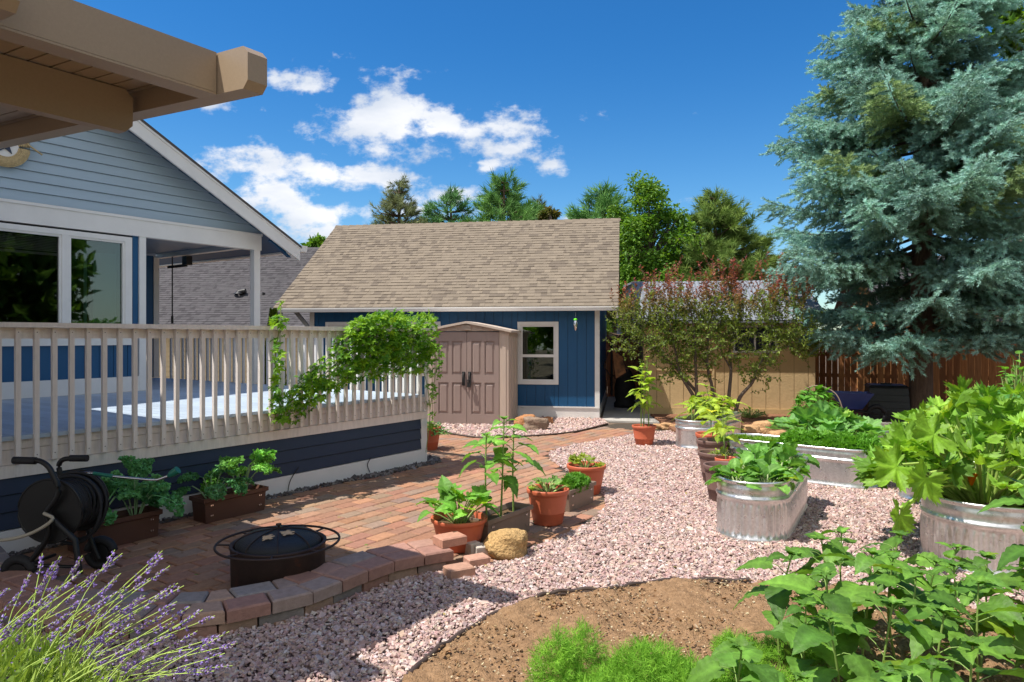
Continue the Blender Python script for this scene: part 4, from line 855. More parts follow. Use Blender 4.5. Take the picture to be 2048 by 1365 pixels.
t=thing('copper_pipe','curved copper colored pipe rising above the small fence','pipe',(3.3,20.4,1.8)); b=MB(); b.tube(smooth_path([P(1230,694,20.3),P(1231,680,20.3),P(1240,671,20.3),P(1256,667,20.3)],14),0.02,8); b.build('pipe_bend',mat('copper',(0.6,0.3,0.18),0.4,0.3,noise=None,bump=None),t)

# ------------------------------------------------------------------ stock tanks
def tank(c, ang, L, W, h, label, fill=0.1, corr=True):
    t=thing('stock_tank',label,'planter',(c[0],c[1],0),'galvanised stock tank planters'); r=W/2; s=L/2-r; n=130; ns=max(6,int(2*s/0.009)) if s>0.01 else 0
    pts=[];nrm=[];arc=[]
    def add(x,y,nx,ny): pts.append((x,y)); nrm.append((nx,ny))
    for i in range(n+1): a=-math.pi/2+math.pi*i/n; add(s+r*math.cos(a),r*math.sin(a),math.cos(a),math.sin(a))
    for i in range(1,ns): add(s-2*s*i/ns,r,0,1)
    for i in range(n+1): a=math.pi/2+math.pi*i/n; add(-s+r*math.cos(a),r*math.sin(a),math.cos(a),math.sin(a))
    for i in range(1,ns): add(-s+2*s*i/ns,-r,0,-1)
    pts=np.array(pts);nrm=np.array(nrm); d=np.concatenate([[0],np.cumsum(np.linalg.norm(np.diff(pts,axis=0),axis=1))])
    ca,sa=math.cos(ang),math.sin(ang); Rr=np.array([[ca,-sa],[sa,ca]])
    zs=[0,0.004,0.02,0.03,0.04]+list(np.linspace(0.08,h*0.62,12))+[h*0.66,h*0.68,h*0.70,h*0.72,h*0.74,h*0.76,h*0.78,h*0.84,h*0.90,h*0.94,h-0.02]
    prof=[]
    for z in zs:
        o=0.0
        if z<0.035: o=0.012
        if h*0.67<z<h*0.77: o=0.016*math.sin((z/h-0.67)/0.10*math.pi)
        if h*0.83<z<h*0.91: o=0.006
        k=1.0 if (corr and 0.05<z<h*0.64) else 0.0
        prof.append((z,o,k*min(1,(z-0.05)/0.04,(h*0.66-z)/0.04) if k else 0))
    V=[]
    for z,o,k in prof:
        oo=o+k*0.0095*np.sin(d/0.062*2*np.pi); q=(pts+nrm*oo[:,None])@Rr.T+np.array(c[:2]); V.append(np.concatenate([q,np.full((len(q),1),z)],1))
    for rr,zz in [(0.004,h-0.014),(0.016,h-0.008),(0.018,h+0.004),(0.008,h+0.012),(-0.004,h+0.010),(-0.010,h),(-0.010,h-0.03),(-0.010,h-fill-0.05)]:
        q=(pts+nrm*rr)@Rr.T+np.array(c[:2]); V.append(np.concatenate([q,np.full((len(q),1),zz)],1))
    m=len(pts);V=np.concatenate(V);k=len(V)//m; i=np.arange(k-1)[:,None];j=np.arange(m)[None]
    f=np.stack([i*m+j,i*m+(j+1)%m,(i+1)*m+(j+1)%m,(i+1)*m+j],-1).reshape(-1,4); b=MB(); b.raw(V,f,smooth=True); b.build('tank_wall',M['galv'],t)
    q=(pts*0.985)@Rr.T+np.array(c[:2]); b=MB(); b.raw(np.concatenate([q,np.full((m,1),h-fill)],1),[tuple(range(m))],(0.10,0.065,0.04)); b.build('soil',M['soil'],t)
    b=MB(); 
    for x in (-s*0.6,s*0.2,s*0.9): 
        p=np.array([x,-r-0.012])@Rr.T+np.array(c[:2]); b.lathe([(0,-0.012),(0.014,-0.008),(0.014,0.008),(0,0.012)],(p[0],p[1],h*0.72),8)
    b.build('bolts',M['chrome'],t)
    return t
A1=math.atan2(0.872,0.49); A2=math.atan2(-0.64,0.77); A3=math.atan2(0.8,0.6)
tank((2.50,6.92),A1,1.86,0.62,0.52,'galvanised oval tank of bok choy greens standing in front')
tank((3.645,8.895),A2,1.84,0.62,0.46,'long galvanised tank of feathery carrot tops behind the bok choy tank',corr=False)
tank((3.35,11.88),A3,1.84,0.62,0.45,'galvanised tank of pale sunflower seedlings at the far left of the tanks',corr=False)
tank((3.98,5.83),A3,1.5,0.92,0.53,'large galvanised tank overflowing with zucchini at right foreground')
tank((5.1,7.35),A2,1.84,0.62,0.5,'galvanised tank mostly hidden behind the large zucchini plant',corr=False)
tank((4.9,10.4),A2,1.6,0.62,0.42,'low tank hidden under the big squash leaves at the back',corr=False)

# ------------------------------------------------------------------ pots and boxes
def pot(c, r, h, m, label, soilz=0.06, band=True, group=None):
    t=thing('plant_pot',label,'pot',(c[0],c[1],0),group); r0=r*0.70; b=MB()
    pr=[(0,0.0),(r0*0.96,0.0),(r0,0.012),(r0+(r-r0)*0.30,h*0.33)]
    if band: pr+=[(r0+(r-r0)*0.30+0.004,h*0.34),(r0+(r-r0)*0.33,h*0.36)]
    pr+=[(r*0.92,h*0.82),(r*0.925,h*0.86),(r*0.99,h*0.875),(r*1.0,h*0.90),(r*1.01,h*0.97),(r*1.0,h),(r*0.94,h+0.001),(r*0.90,h*0.97),(r*0.86,h-soilz-0.04)]
    b.lathe(pr,(c[0],c[1],0),48); b.build('pot_body',m,t)
    b=MB(); rng=np.random.default_rng(int(abs(c[0]*100))); rr=r*0.885; th=np.arange(24)/24*2*np.pi
    v=[(c[0],c[1],h-soilz+0.01)]+[(c[0]+rr*q*math.cos(a),c[1]+rr*q*math.sin(a),h-soilz+rng.uniform(-.006,.006)) for q in (0.5,1) for a in th]
    f=[(0,1+i,1+(i+1)%24) for i in range(24)]+[(1+i,25+i,25+(i+1)%24,1+(i+1)%24) for i in range(24)]
    b.raw(v,f,(0.13,0.08,0.045)); b.build('soil',M['soil'],t); return t
TG='terracotta pots on the patio edge'; BG='brown pots beside the front tank'
P1=(-0.45,5.96);P2=(0.347,6.76);P3=(0.857,8.06);P4=(2.19,11.6);P5=(-1.32,11.15)
pot(P1,0.24,0.265,M['terra'],'terracotta pot with a young cucumber plant beside the low wall',0.05,group=TG)
pot(P2,0.205,0.335,M['terra'],'terracotta pot with sprawling melon seedling between the two planter boxes',0.04,group=TG)
pot(P3,0.225,0.325,M['terra'],'terracotta pot with short yellowish plant at the gravel edge',0.05,group=TG)
pot(P4,0.20,0.325,M['terra'],'terracotta pot with three tall sunflowers on the far path',0.05,group=TG)
pot(P5,0.19,0.36,M['terra'],'terracotta pot of trailing greenery at the far corner of the deck',0.04,group=TG)
pot((2.31,7.66),0.21,0.40,M['brownpot'],'brown pot of bare soil touching the front tank',0.06,group=BG)
pot((2.52,8.62),0.225,0.38,M['brownpot'],'brown pot with yellow green clover behind the orange pot',0.05,group=BG)
pot((2.68,9.35),0.21,0.42,M['brownpot'],'farthest brown pot with a sunflower seedling, beside the long tank',0.05,group=BG)
pot((2.49,8.13),0.13,0.39,M['terra'],'small orange pot squeezed between two brown pots',0.05,group=TG)
pot((2.84,10.05),0.20,0.41,M['terra'],'terracotta pot behind the brown pots near the far left tank',0.05,group=TG)
def planter(c, L, W, h, m, label, group, ang=None):
    t=thing('planter_box',label,'planter box',(c[0],c[1],0),group); b=MB((np.array(c),dv,nv)); k=0.82; x,y=L/2,W/2; xb,yb=x-0.035,y*k
    w=0.012
    def ring(X,Y,z): return [(-X,-Y,z),(X,-Y,z),(X,Y,z),(-X,Y,z)]
    rs=[ring(xb,yb,0),ring(x-0.02,y-0.02,h*0.78),ring(x-0.018,y-0.018,h*0.80),ring(x,y,h*0.84),ring(x,y,h),ring(x-w,y-w,h),ring(x-0.03,y-0.03,h*0.84),ring(x-0.03,y-0.03,h*0.5)]
    v=sum(rs,[]); f=[(3,2,1,0)]
    for i in range(len(rs)-1):
        for j in range(4): a=4*i; f.append((a+j,a+(j+1)%4,a+4+(j+1)%4,a+4+j))
    b.raw(v,f); b.build('box_body',m,t)
    b=MB((np.array(c),dv,nv)); b.raw(ring(x-0.028,y-0.028,h*0.8),[(0,1,2,3)],(0.16,0.10,0.055)); b.build('soil',M['soil'],t)
    b=MB((np.array(c),dv,nv))
    for xx in (-x+0.09,x-0.09):
        for zz in (h*0.25,h*0.66):
            yy=-(yb+(y-0.02-yb)*zz/(h*0.78))-0.003
            for q in (-0.012,0.006): b.box(xx+q,xx+q+0.009,yy-0.004,yy,zz,zz+0.014,(1,1,1))
    b.build('rivets',M['chrome'],t); return t
PB1=(-0.10,6.28);PB2=(0.66,7.42);PB3=(-2.84,7.05);PB4=(-3.46,6.09)
planter(PB1,0.70,0.24,0.235,M['taupe'],'taupe planter box with three tall young sunflowers','patio edge planter boxes')
planter(PB2,0.58,0.22,0.225,M['taupe'],'taupe planter box of bushy parsley between two red pots','patio edge planter boxes')
planter(PB3,0.72,0.26,0.24,M['brownbox'],'dark brown planter box of kale standing farther along the deck','deck side planter boxes')
planter(PB4,0.72,0.26,0.24,M['brownbox'],'dark brown planter box of kale behind the hose reel','deck side planter boxes')

# ------------------------------------------------------------------ plants
def sunflower(c, z0, h, leaf, seed, label, group=None, n=9, cols=((0.085,0.20,0.035),(0.12,0.27,0.045)), lean=0.05, r=0.008, top=0.7, start=0.2, bare=False, pet=0.5, up=0.15):
    rng=np.random.default_rng(seed); t=thing('sunflower_plant',label,'plant',(c[0],c[1],z0),group)
    la=rng.uniform(0,6.28); tip=np.array([c[0]+lean*math.cos(la),c[1]+lean*math.sin(la),z0+h]); base=np.array([c[0],c[1],z0])
    mid=(base+tip)/2+np.array([rng.normal(0,lean*0.3),rng.normal(0,lean*0.3),0]); st=smooth_path([base,mid,tip],12)
    b=MB(); b.tube(st,np.linspace(r,r*0.55,12),7,(0.22,0.33,0.08)); a0=rng.uniform(0,6.28); P_=[];Y_=[];U_=[];S_=[]
    for i in range(n):
        f=start+(1-start)*(i+0.5)/n; sz=leaf*(0.75+0.5*math.sin(math.pi*min(1,(f-start)/(1-start)*1.05+0.1)))*rng.uniform(0.8,1.15)
        if f>0.9: sz*=0.75
        for k in range(2):
            if rng.random()<0.12: continue
            a=a0+i*math.pi/2+k*math.pi+rng.normal(0,0.3); idx=f*11; p=st[int(idx)]+(st[min(int(idx)+1,11)]-st[int(idx)])*(idx%1)
            el=up+0.5*f+rng.normal(0,0.12); d=np.array([math.cos(a)*math.cos(el),math.sin(a)*math.cos(el),math.sin(el)]); L=pet*sz*rng.uniform(0.8,1.2)
            e=p+d*L; b.tube([p,p+d*L*0.55+[0,0,0.01],e],[r*0.4,r*0.35,r*0.3],4,(0.22,0.34,0.09),caps=False)
            dd=d.copy(); dd[2]=dd[2]*0.3-0.25+0.35*f+rng.normal(0,0.18); P_.append(e);Y_.append(dd);U_.append([rng.normal(0,.25),rng.normal(0,.25),1]);S_.append(sz)
    for k in range(6):
        a=a0+k*1.05; el=0.75; d=np.array([math.cos(a)*math.cos(el),math.sin(a)*math.cos(el),math.sin(el)]); P_.append(st[-1]);Y_.append(d);U_.append([-math.cos(a)*0.3,-math.sin(a)*.3,1]);S_.append(leaf*0.45*top*rng.uniform(0.8,1.3))
    b.build('stem',M['stem'],t); b=MB(); P_=np.array(P_);Y_=np.array(Y_);U_=np.array(U_);S_=np.array(S_); k=len(P_); hsel=rng.integers(0,3,k); cc=lerp(cols[0],cols[1],rng.random(k))*rng.uniform(0.72,1.25,(k,1)); old=rng.random(k)<0.02; cc[old]=cc[old]*[1.9,1.35,0.9]; Rm=frames(Y_,U_)
    for tp,q in ((HEART,hsel==0),(HEART2,hsel==1),(HEART3,hsel==2)):
        if q.any(): b.inst(tp,Rm[q],P_[q],S_[q],cc[q],smooth=True)
    b.build('leaves',M['leaf'],t); return t
SC=((0.13,0.30,0.04),(0.20,0.42,0.06)); YG=((0.28,0.42,0.04),(0.38,0.52,0.06))
for i,(u,hh,off) in enumerate([(0,0.76,-0.21),(0,0.88,0.0),(0,0.78,0.20)]):
    q=np.array(PB1)+dv*off; sunflower(q,0.18,hh,0.17,40+i,['leftmost tall young sunflower in the taupe planter box','middle and tallest young sunflower in the taupe planter box','rightmost young sunflower in the taupe planter box'][i],'sunflowers in the planter box',n=6,cols=SC,start=0.36,lean=0.03,pet=0.65,r=0.010)
for i,(dx,dy,hh) in enumerate([(-0.05,0,1.06),(0.0,0.05,1.0),(0.08,0.02,1.18)]):
    sunflower((P4[0]+dx,P4[1]+dy),0.27,hh,0.17,50+i,['left tall sunflower in the far terracotta pot','middle tall sunflower in the far terracotta pot','right and tallest sunflower in the far terracotta pot'][i],'sunflowers in the far pot',n=8,cols=YG,start=0.3,lean=0.05,r=0.011)
for i,(c,z0,hh,lf) in enumerate([((2.49,8.13),0.33,0.62,0.17),((2.60,8.55),0.33,0.50,0.17),((2.70,9.35),0.36,0.55,0.18),((2.84,10.05),0.36,0.72,0.19),((2.70,9.0),0.2,0.6,0.15)]):
    sunflower(c,z0,hh,lf,60+i,['pale sunflower seedling in the small orange pot','pale sunflower seedling in the brown clover pot','pale sunflower seedling in the farthest brown pot','tallest pale sunflower seedling in the pot near the far tank','thin pale sunflower seedling between the brown pots'][i],'pale sunflower seedlings in pots',n=5,cols=YG,start=0.45,lean=0.06,r=0.007)
rng=np.random.default_rng(70)
for i in range(9):
    s=-0.75+1.5*i/8; c=(3.35+0.6*s+rng.normal(0,.05),11.88+0.8*s+rng.normal(0,.05)); sunflower(c,0.36,rng.uniform(0.3,0.55),0.2,700+i,'pale green seedling in the far left tank, %s from its near end'%ordn(i),'sunflower seedlings in the far tank',n=4,cols=YG,start=0.3,lean=0.05)
# sunflower bed, bottom right
bed=[(1462,1500,.45,.19,'front sunflower plant with drooping leaves, nearest the feathery foliage'),(1560,1345,.62,.17,'leftmost tall sunflower of the bed rising over the soil'),(1640,1300,.60,.17,None),(1700,1290,.62,.17,None),(1590,1420,.50,.16,None),(1660,1400,.62,.19,None),
     (1720,1370,.66,.18,None),(1790,1330,.58,.16,None),(1850,1310,.52,.16,None),(1680,1500,.56,.17,None),(1755,1480,.60,.17,None),(1830,1420,.62,.18,None),(1900,1380,.60,.17,None),(1960,1360,.62,.17,None),(1600,1560,.42,.15,None),(1880,1500,.60,.17,None),(1960,1450,.62,.18,None),
     (2040,1400,.66,.17,None),(2080,1330,.62,.17,None),(1740,1600,.48,.16,None),(1830,1620,.55,.17,None),(1950,1600,.60,.18,None),(2060,1520,.70,.18,None),(1540,1620,.40,.15,None),(1640,1660,.45,.16,None),(2140,1420,.70,.17,None),(1780,1255,.55,.15,None),(1900,1270,.50,.15,None)]
def row(v): return 0 if v<1320 else 1 if v<1440 else 2 if v<1540 else 3
rown=['back row by the gravel','second row from the gravel','third row from the gravel','frontmost row at the bottom edge']
def bedlabel(i):
    rr=sorted([(b_[0],j) for j,b_ in enumerate(bed) if row(b_[1])==row(bed[i][1]) and b_[4] is None]); k=[j for _,j in rr].index(i)
    return 'sunflower in the bed, %s from left in the %s'%(ordn(k),rown[row(bed[i][1])])
gen=['shorter sunflower plant among the crowded bed at bottom right','sunflower plant in the crowded bed at bottom right']
for i,(u,v,hh,lf,lab) in enumerate(bed):
    c=G(u,v)[:2]; sunflower(c,0.02,hh,lf,100+i,lab or bedlabel(i),'sunflowers in the soil bed',n=5,cols=((0.085,0.20,0.03),(0.165,0.33,0.045)),start=0.4,lean=0.06,r=0.007)
sunflower((2.63,3.45),0.02,1.25,0.17,190,'tallest sunflower at the right edge in front of the zucchini tank',n=7,cols=((0.085,0.20,0.03),(0.165,0.33,0.045)),start=0.45,lean=0.1,r=0.011)
def bushy(name,c,z0,r,h,n,leaf,tpls,cols,seed,label,cat='plant',group=None,pw=0.005,rib=(0.35,0.45,0.15),tilt=0.4,mt='leaf',low=0.2,scale_xy=(1,1),dirx=0,flat=1.0,outb=0.6):
    rng=np.random.default_rng(seed); t=thing(name,label,cat,(c[0],c[1],z0),group); b=MB(); P_=[];Y_=[];U_=[];S_=[]
    for i in range(n):
        a=rng.uniform(0,6.28); q=math.sqrt(rng.random()); zz=h*(low+(1-low)*(1-q*q*0.75*flat)*rng.uniform(0.6,1)); x=r*q*math.cos(a); y=r*q*math.sin(a)
        X=x*scale_xy[0]*math.cos(dirx)-y*scale_xy[1]*math.sin(dirx); Y=x*scale_xy[0]*math.sin(dirx)+y*scale_xy[1]*math.cos(dirx)
        e=np.array([c[0]+X,c[1]+Y,z0+zz]); o=np.array([c[0]+X*0.25,c[1]+Y*0.25,z0]); b.tube(smooth_path([o,(o*0.5+e*0.5)+[0,0,zz*0.15],e],5),[pw*1.3]*2+[pw]*3,5,rib,caps=False)
        d=np.array([math.cos(a)*outb*q+rng.normal(0,.3),math.sin(a)*outb*q+rng.normal(0,.3),tilt*(1-q)+rng.normal(0,.2)]); P_.append(e);Y_.append(d);U_.append([math.cos(a)*q*0.6+rng.normal(0,.2),math.sin(a)*q*.6+rng.normal(0,.2),1]);S_.append(leaf*rng.uniform(0.7,1.2))
    b.build('stems',M['stem'],t); b=MB(); P_=np.array(P_);Rm=frames(np.array(Y_),np.array(U_));S_=np.array(S_); w=rng.integers(0,len(tpls),n); cc=lerp(cols[0],cols[1],rng.random(n))*rng.uniform(0.7,1.25,(n,1)); old=rng.random(n)<0.03; cc[old]=cc[old]*[1.8,1.3,0.8]
    for k,tp in enumerate(tpls):
        if (w==k).any(): b.inst(tp,Rm[w==k],P_[w==k],S_[w==k],cc[w==k],smooth=True)
    b.build('leaves',M[mt],t); return t
GR=((0.09,0.24,0.04),(0.14,0.34,0.05))
bushy('cucumber_plant',P1,0.22,0.27,0.30,34,0.16,[SQUASH,HEART],((0.13,0.33,0.04),(0.2,0.45,0.06)),80,'bright green bushy plant in the pot beside the low wall')
bushy('melon_plant',P2,0.29,0.2,0.14,22,0.08,[SQUASH,HEART],((0.12,0.25,0.05),(0.22,0.38,0.09)),81,'small sprawling plant in the middle terracotta pot')
bushy('squash_seedling',P3,0.27,0.17,0.17,20,0.09,[SQUASH],((0.22,0.30,0.04),(0.35,0.42,0.05)),82,'yellowish squash plant in the pot at the gravel edge')
bushy('clover_plant',(2.55,8.5),0.32,0.15,0.12,70,0.045,[OVATE],((0.3,0.42,0.04),(0.42,0.5,0.05)),83,'yellow green clover filling the brown pot')
for i,(q,s) in enumerate([((PB4,-0.15),.30),((PB4,0.18),.30),((PB3,-0.2),.26),((PB3,0.12),.30)]):
    c=np.array(q[0])+dv*q[1]; bushy('kale_plant',c,0.2,0.20,0.34 if i<3 else 0.42,11,s*0.95,KALE,((0.10,0.30,0.11),(0.16,0.40,0.15)) if i<3 else ((0.16,0.42,0.07),(0.22,0.5,0.1)),85+i,['curly kale plant nearest the hose reel','curly kale plant at the far end of the first brown box','short curly kale at the near end of the second brown box','tall bright curly kale at the middle of the second brown box'][i],group='kale in the brown boxes',rib=(0.25,0.4,0.2),pw=0.006,mt='leafdull',outb=1.0)
# greens in the front tank
rng=np.random.default_rng(90); ax=np.array([0.49,0.872]); px_=np.array([0.872,-0.49])
for i in range(10):
    s=-0.72+1.44*(i//2)/4; o=(-0.13 if i%2 else 0.12); c=np.array([2.50,6.92])+ax*s+px_*o; bushy('bok_choy',c,0.41,0.14,0.17,20,0.165,[CHOY],((0.11,0.29,0.045),(0.18,0.40,0.07)),900+i,'bok choy in the front tank, %s from its near end in the %s row'%(ordn(i//2),'left' if i%2 else 'right'),group='bok choy in the front tank',rib=(0.5,0.6,0.3),pw=0.008,tilt=0.6,outb=1.0)
def feathery(name,c,z0,r,h,n,size,cols,seed,label,group=None,shape=(1,1),ang=0,tpl=None,upb=0.6,stems=8,mt='leafdull'):
    rng=np.random.default_rng(seed); t=thing(name,label,'plant',(c[0],c[1],z0),group); a=rng.uniform(0,6.28,n); q=np.sqrt(rng.random(n)); zz=h*rng.random(n)**0.7*(1-0.55*q*q)
    x=r*q*np.cos(a)*shape[0]; y=r*q*np.sin(a)*shape[1]; X=x*math.cos(ang)-y*math.sin(ang); Y=x*math.sin(ang)+y*math.cos(ang)
    P_=np.stack([c[0]+X,c[1]+Y,z0+zz],1); D=np.stack([X/r*0.8+rng.normal(0,.45,n),Y/r*0.8+rng.normal(0,.45,n),upb+rng.normal(0,.3,n)],1)
    b=MB(); b.inst(tpl or FERN,frames(D,rng.normal(size=(n,3))),P_,size*rng.uniform(0.7,1.3,n),lerp(cols[0],cols[1],rng.random(n))); b.build('foliage',M[mt],t)
    b=MB()
    for k in range(stems):
        e=P_[rng.integers(0,n)]; b.tube(smooth_path([(c[0]+(e[0]-c[0])*0.3,c[1]+(e[1]-c[1])*.3,z0),((e[0]+c[0])/2,(e[1]+c[1])/2,z0+(e[2]-z0)*.6),e],5),0.003,4,cols[1],caps=False)
    b.build('stems',M['stem'],t); return t
FC=((0.12,0.30,0.025),(0.28,0.54,0.055))
q=[(1115,1420,.30,.36,1500),(1165,1400,.12,.36,500),(1230,1470,.22,.24,1500),(1300,1440,.22,.33,1700),(1370,1470,.2,.30,1500),(1180,1520,.22,.22,1300),(1500,1430,.16,.22,900),(1560,1460,.16,.22,900),(1330,1560,.25,.28,1500),(1430,1540,.2,.22,1000),(1100,1560,.22,.2,900),(1240,1650,.25,.25,1000),(1590,1330,.14,.14,500),(1480,1330,.12,.12,400)]
lab=['leftmost tall wispy cosmos plant on the soil','thin upright cosmos seedling beside the leftmost one','low feathery cosmos clump between the left plants','tallest bushy cosmos clump in the middle of the soil bed','round cosmos clump right of the tallest one','feathery cosmos low at the bottom edge left of center','small feathery cosmos left of the front sunflower','small feathery cosmos right of the front sunflower','dense cosmos clump at the very bottom center','low cosmos tuft behind the front sunflower','low cosmos tuft at bottom left of the soil bed','wide cosmos clump at the bottom edge of the picture','little cosmos tuft between the leftmost sunflower stems','little cosmos tuft left of the leftmost sunflower']
for i,(u,v,r_,h_,n_) in enumerate(q):
    c=G(u,v)[:2]; feathery('cosmos_plant',c,0.02,r_ if i else 0.12,h_,n_ if i else 500,0.055,FC,200+i,lab[i],'feathery plants in the soil bed')
feathery('parsley_plant',PB2,0.17,0.22,0.17,700,0.045,((0.10,0.28,0.03),(0.17,0.40,0.05)),230,'bushy parsley filling the taupe planter box',shape=(1.2,0.5),ang=math.atan2(dv[1],dv[0]),tpl=PALM5,mt='leaf')
for i in range(7):
    s=-0.78+1.56*i/6; c=np.array([3.645,8.895])+np.array([0.77,-0.64])*s; low=i<3
    feathery('carrot_top',c,0.36,0.24,0.10 if low else 0.26,500 if low else 800,0.05,((0.16,0.32,0.03),(0.26,0.45,0.05)) if low else ((0.12,0.33,0.03),(0.20,0.46,0.05)),240+i,'low mossy sprouts in the long tank, %s from its left end'%ordn(i) if low else 'bright feathery carrot tops in the long tank, %s from its right end'%ordn(6-i),'sprouts in the long tank' if low else 'carrot tops in the long tank',tpl=PALM5,mt='leaf')
# squash, pepper and zucchini
bushy('squash_plant',(4.6,10.3),0.28,0.62,0.36,75,0.30,[SQUASH],((0.12,0.30,0.07),(0.22,0.45,0.12)),250,'large squash with broad mottled leaves behind the carrot tank',pw=0.01)
bushy('pepper_plant',(5.3,12.2),0.1,0.36,0.82,190,0.14,[HEART,OVATE],((0.09,0.27,0.03),(0.15,0.38,0.05)),251,'bushy green pepper plant beside the grey hoop',low=0.3)
t=thing('garden_hoop','grey plastic hoop arching over the pepper plant','hoop',(5.6,12.4,0)); b=MB(); b.tube(smooth_path([P(1688,850,12.3),P(1684,815,12.3),P(1668,785,12.4),P(1630,772,12.6),P(1600,790,12.8),P(1585,830,12.9)],30),0.011,8); b.build('pipe',M['taupe'],t)
ZC=((0.13,0.29,0.03),(0.27,0.46,0.05))
bushy('zucchini_plant',(3.93,5.83),0.42,0.84,0.80,140,0.25,[ZUKE,ZUKE2,ZUKE3],ZC,252,'huge zucchini plant with jagged lime leaves overflowing the right tank',pw=0.012,rib=(0.38,0.52,0.12),tilt=0.3,low=0.05,outb=0.7)
bushy('zucchini_plant',(4.95,7.3),0.42,0.85,0.82,110,0.26,[ZUKE,ZUKE2,ZUKE3],ZC,253,'second zucchini plant in the half hidden tank behind the first',pw=0.012,rib=(0.38,0.52,0.12),tilt=0.3,low=0.15,outb=0.7)
bushy('squash_plant',(6.3,8.6),0.0,0.9,1.1,60,0.30,[SQUASH],((0.08,0.24,0.05),(0.13,0.34,0.09)),254,'darker squash plant at the right edge behind the zucchini',pw=0.01)
bushy('bean_plant',(7.1,9.8),0.0,0.4,1.6,220,0.10,[OVATE,HEART],((0.09,0.25,0.03),(0.16,0.36,0.04)),255,'tall climbing bean plant at the right edge by the dark fence',low=0.1)
for i,(u,v,Y) in enumerate([(1943,971,5.6),(1868,898,6.2),(2010,955,5.9)]):
    p=P(u,v,Y); b=MB(); b.lathe([(0.008,0),(0.02,0.03),(0.035,0.07),(0.05,0.09)],p,10,(0.95,0.5,0.02)); o=tag(b.build('zucchini_flower',mat('squash_petal',(0.9,0.42,0.02),0.6,noise=None,bump=None,trans=0.3,warm=(1,0.8,0.3)) if i==0 else M['petal'],origin=p),['orange squash flower low in the zucchini tank','yellow orange squash flower high on the zucchini','orange squash flower at the right of the zucchini stems'][i],'flower','squash flowers')
    M['petal']=o.data.materials[0]
zroot=np.array([3.85,5.75,0.5])
t=thing('zucchini_plant','low zucchini stems with jagged leaves drooping over the left rim of the tank','plant',tuple(zroot)); b=MB(); lf=MB()
for (u,v,Y,dx,dz,sz) in ((1772,950,5.45,-.9,-.25,.34),(1835,985,5.25,-.6,-.8,.32),(1795,1060,5.1,-.1,-1.0,.30),(1850,880,5.4,-.8,.1,.33),(1800,900,5.9,-.9,.2,.33)):
    p=P(u,v,Y); q=p+np.array([-dx*0.4*sz,0,-dz*0.35*sz+.05]); b.tube(smooth_path([zroot,(zroot+q)/2+[0,0,.12],q],8),0.011,6,(0.38,0.52,0.12),caps=False); lf.inst(ZUKE,frames(np.array([[dx,-.3,dz]]),np.array([[dz*-.6,-.75,.5]])),np.array([q]),sz,np.array([[0.2,0.38,0.03]]),smooth=True)
b.build('stems',M['stem'],t); lf.build('leaves',M['leaf'],t)
# trailing plant in P5
bushy('trailing_plant',P5,0.22,0.30,0.22,160,0.07,[OVATE],((0.06,0.17,0.04),(0.10,0.25,0.05)),256,'dark trailing plant spilling over the pot at the deck corner',low=0.0)
# low weeds at the base of the outbuilding
bushy('weed_patch',(5.1,15.0),0.05,0.35,0.2,90,0.07,[OVATE],((0.08,0.2,0.04),(0.12,0.28,0.05)),257,'small dark weeds at the foot of the tan outbuilding')

# ------------------------------------------------------------------ vine on the railing
def vine():
    rng=np.random.default_rng(300); t=thing('climbing_vine','bright green vine climbing over the right end of the deck railing','vine',tuple(DN(-0.8,0,0.9)))
    blobs=[(770,670,62,40,900),(735,660,42,28,420),(820,690,48,45,600),(850,700,26,50,260),(700,700,40,32,380),(800,715,60,34,560),(665,745,45,36,380),(625,775,38,30,300),(600,800,30,28,200),(575,825,40,20,150),(556,700,12,70,130),(553,790,16,40,130),(720,745,45,22,260),(870,705,16,60,110),(560,645,16,14,40),(852,640,22,16,120),(780,632,55,10,170),(762,720,60,40,500),(560,610,5,14,12),(862,800,9,60,60)]
    P_=[]
    for u,v,ru,rv,n in blobs:
        a=rng.uniform(0,6.28,n);q=np.sqrt(rng.random(n)); uu=u+ru*q*np.cos(a);vv=v+rv*q*np.sin(a)
        n=int(n*0.46); a=a[:n]; uu=uu[:n]; vv=vv[:n]; nn=rng.uniform(-0.34,0.12,n)
        k=(uu-1024)/F; Y=(nn+(C0@nv))/(k*nv[0]+nv[1]); P_.append(np.stack([k*Y,Y,H-(vv-673)/F*Y],1))
    P_=np.concatenate(P_); n=len(P_); D=np.stack([rng.normal(0.2,.6,n),rng.normal(-.5,.6,n),rng.normal(-0.2,.5,n)],1); U=np.stack([rng.normal(-.2,.4,n),rng.normal(-.3,.4,n),np.ones(n)],1)
    b=MB(); b.inst(PALM5,frames(D,U),P_,rng.uniform(0.03,0.10,n),lerp((0.08,0.24,0.015),(0.30,0.52,0.03),rng.random(n)**1.5)); b.build('leaves',M['leaf'],t)
    b=MB()
    def w(u,v,n=-0.12):
        k=(u-1024)/F; Y=(n+(C0@nv))/(k*nv[0]+nv[1]); return (k*Y,Y,H-(v-673)/F*Y)
    for path in ([(852,905),(860,820),(845,740),(800,700),(740,690)],[(740,690),(690,720),(640,770),(580,820),(556,800),(550,720),(560,650),(562,612)],[(860,820),(872,720),(850,660)],[(700,700),(620,780),(600,815)]): b.tube(smooth_path([w(*p) for p in path],24),0.006,5,(0.25,0.3,0.1))
    b.build('stems',M['stem'],t)
vine()

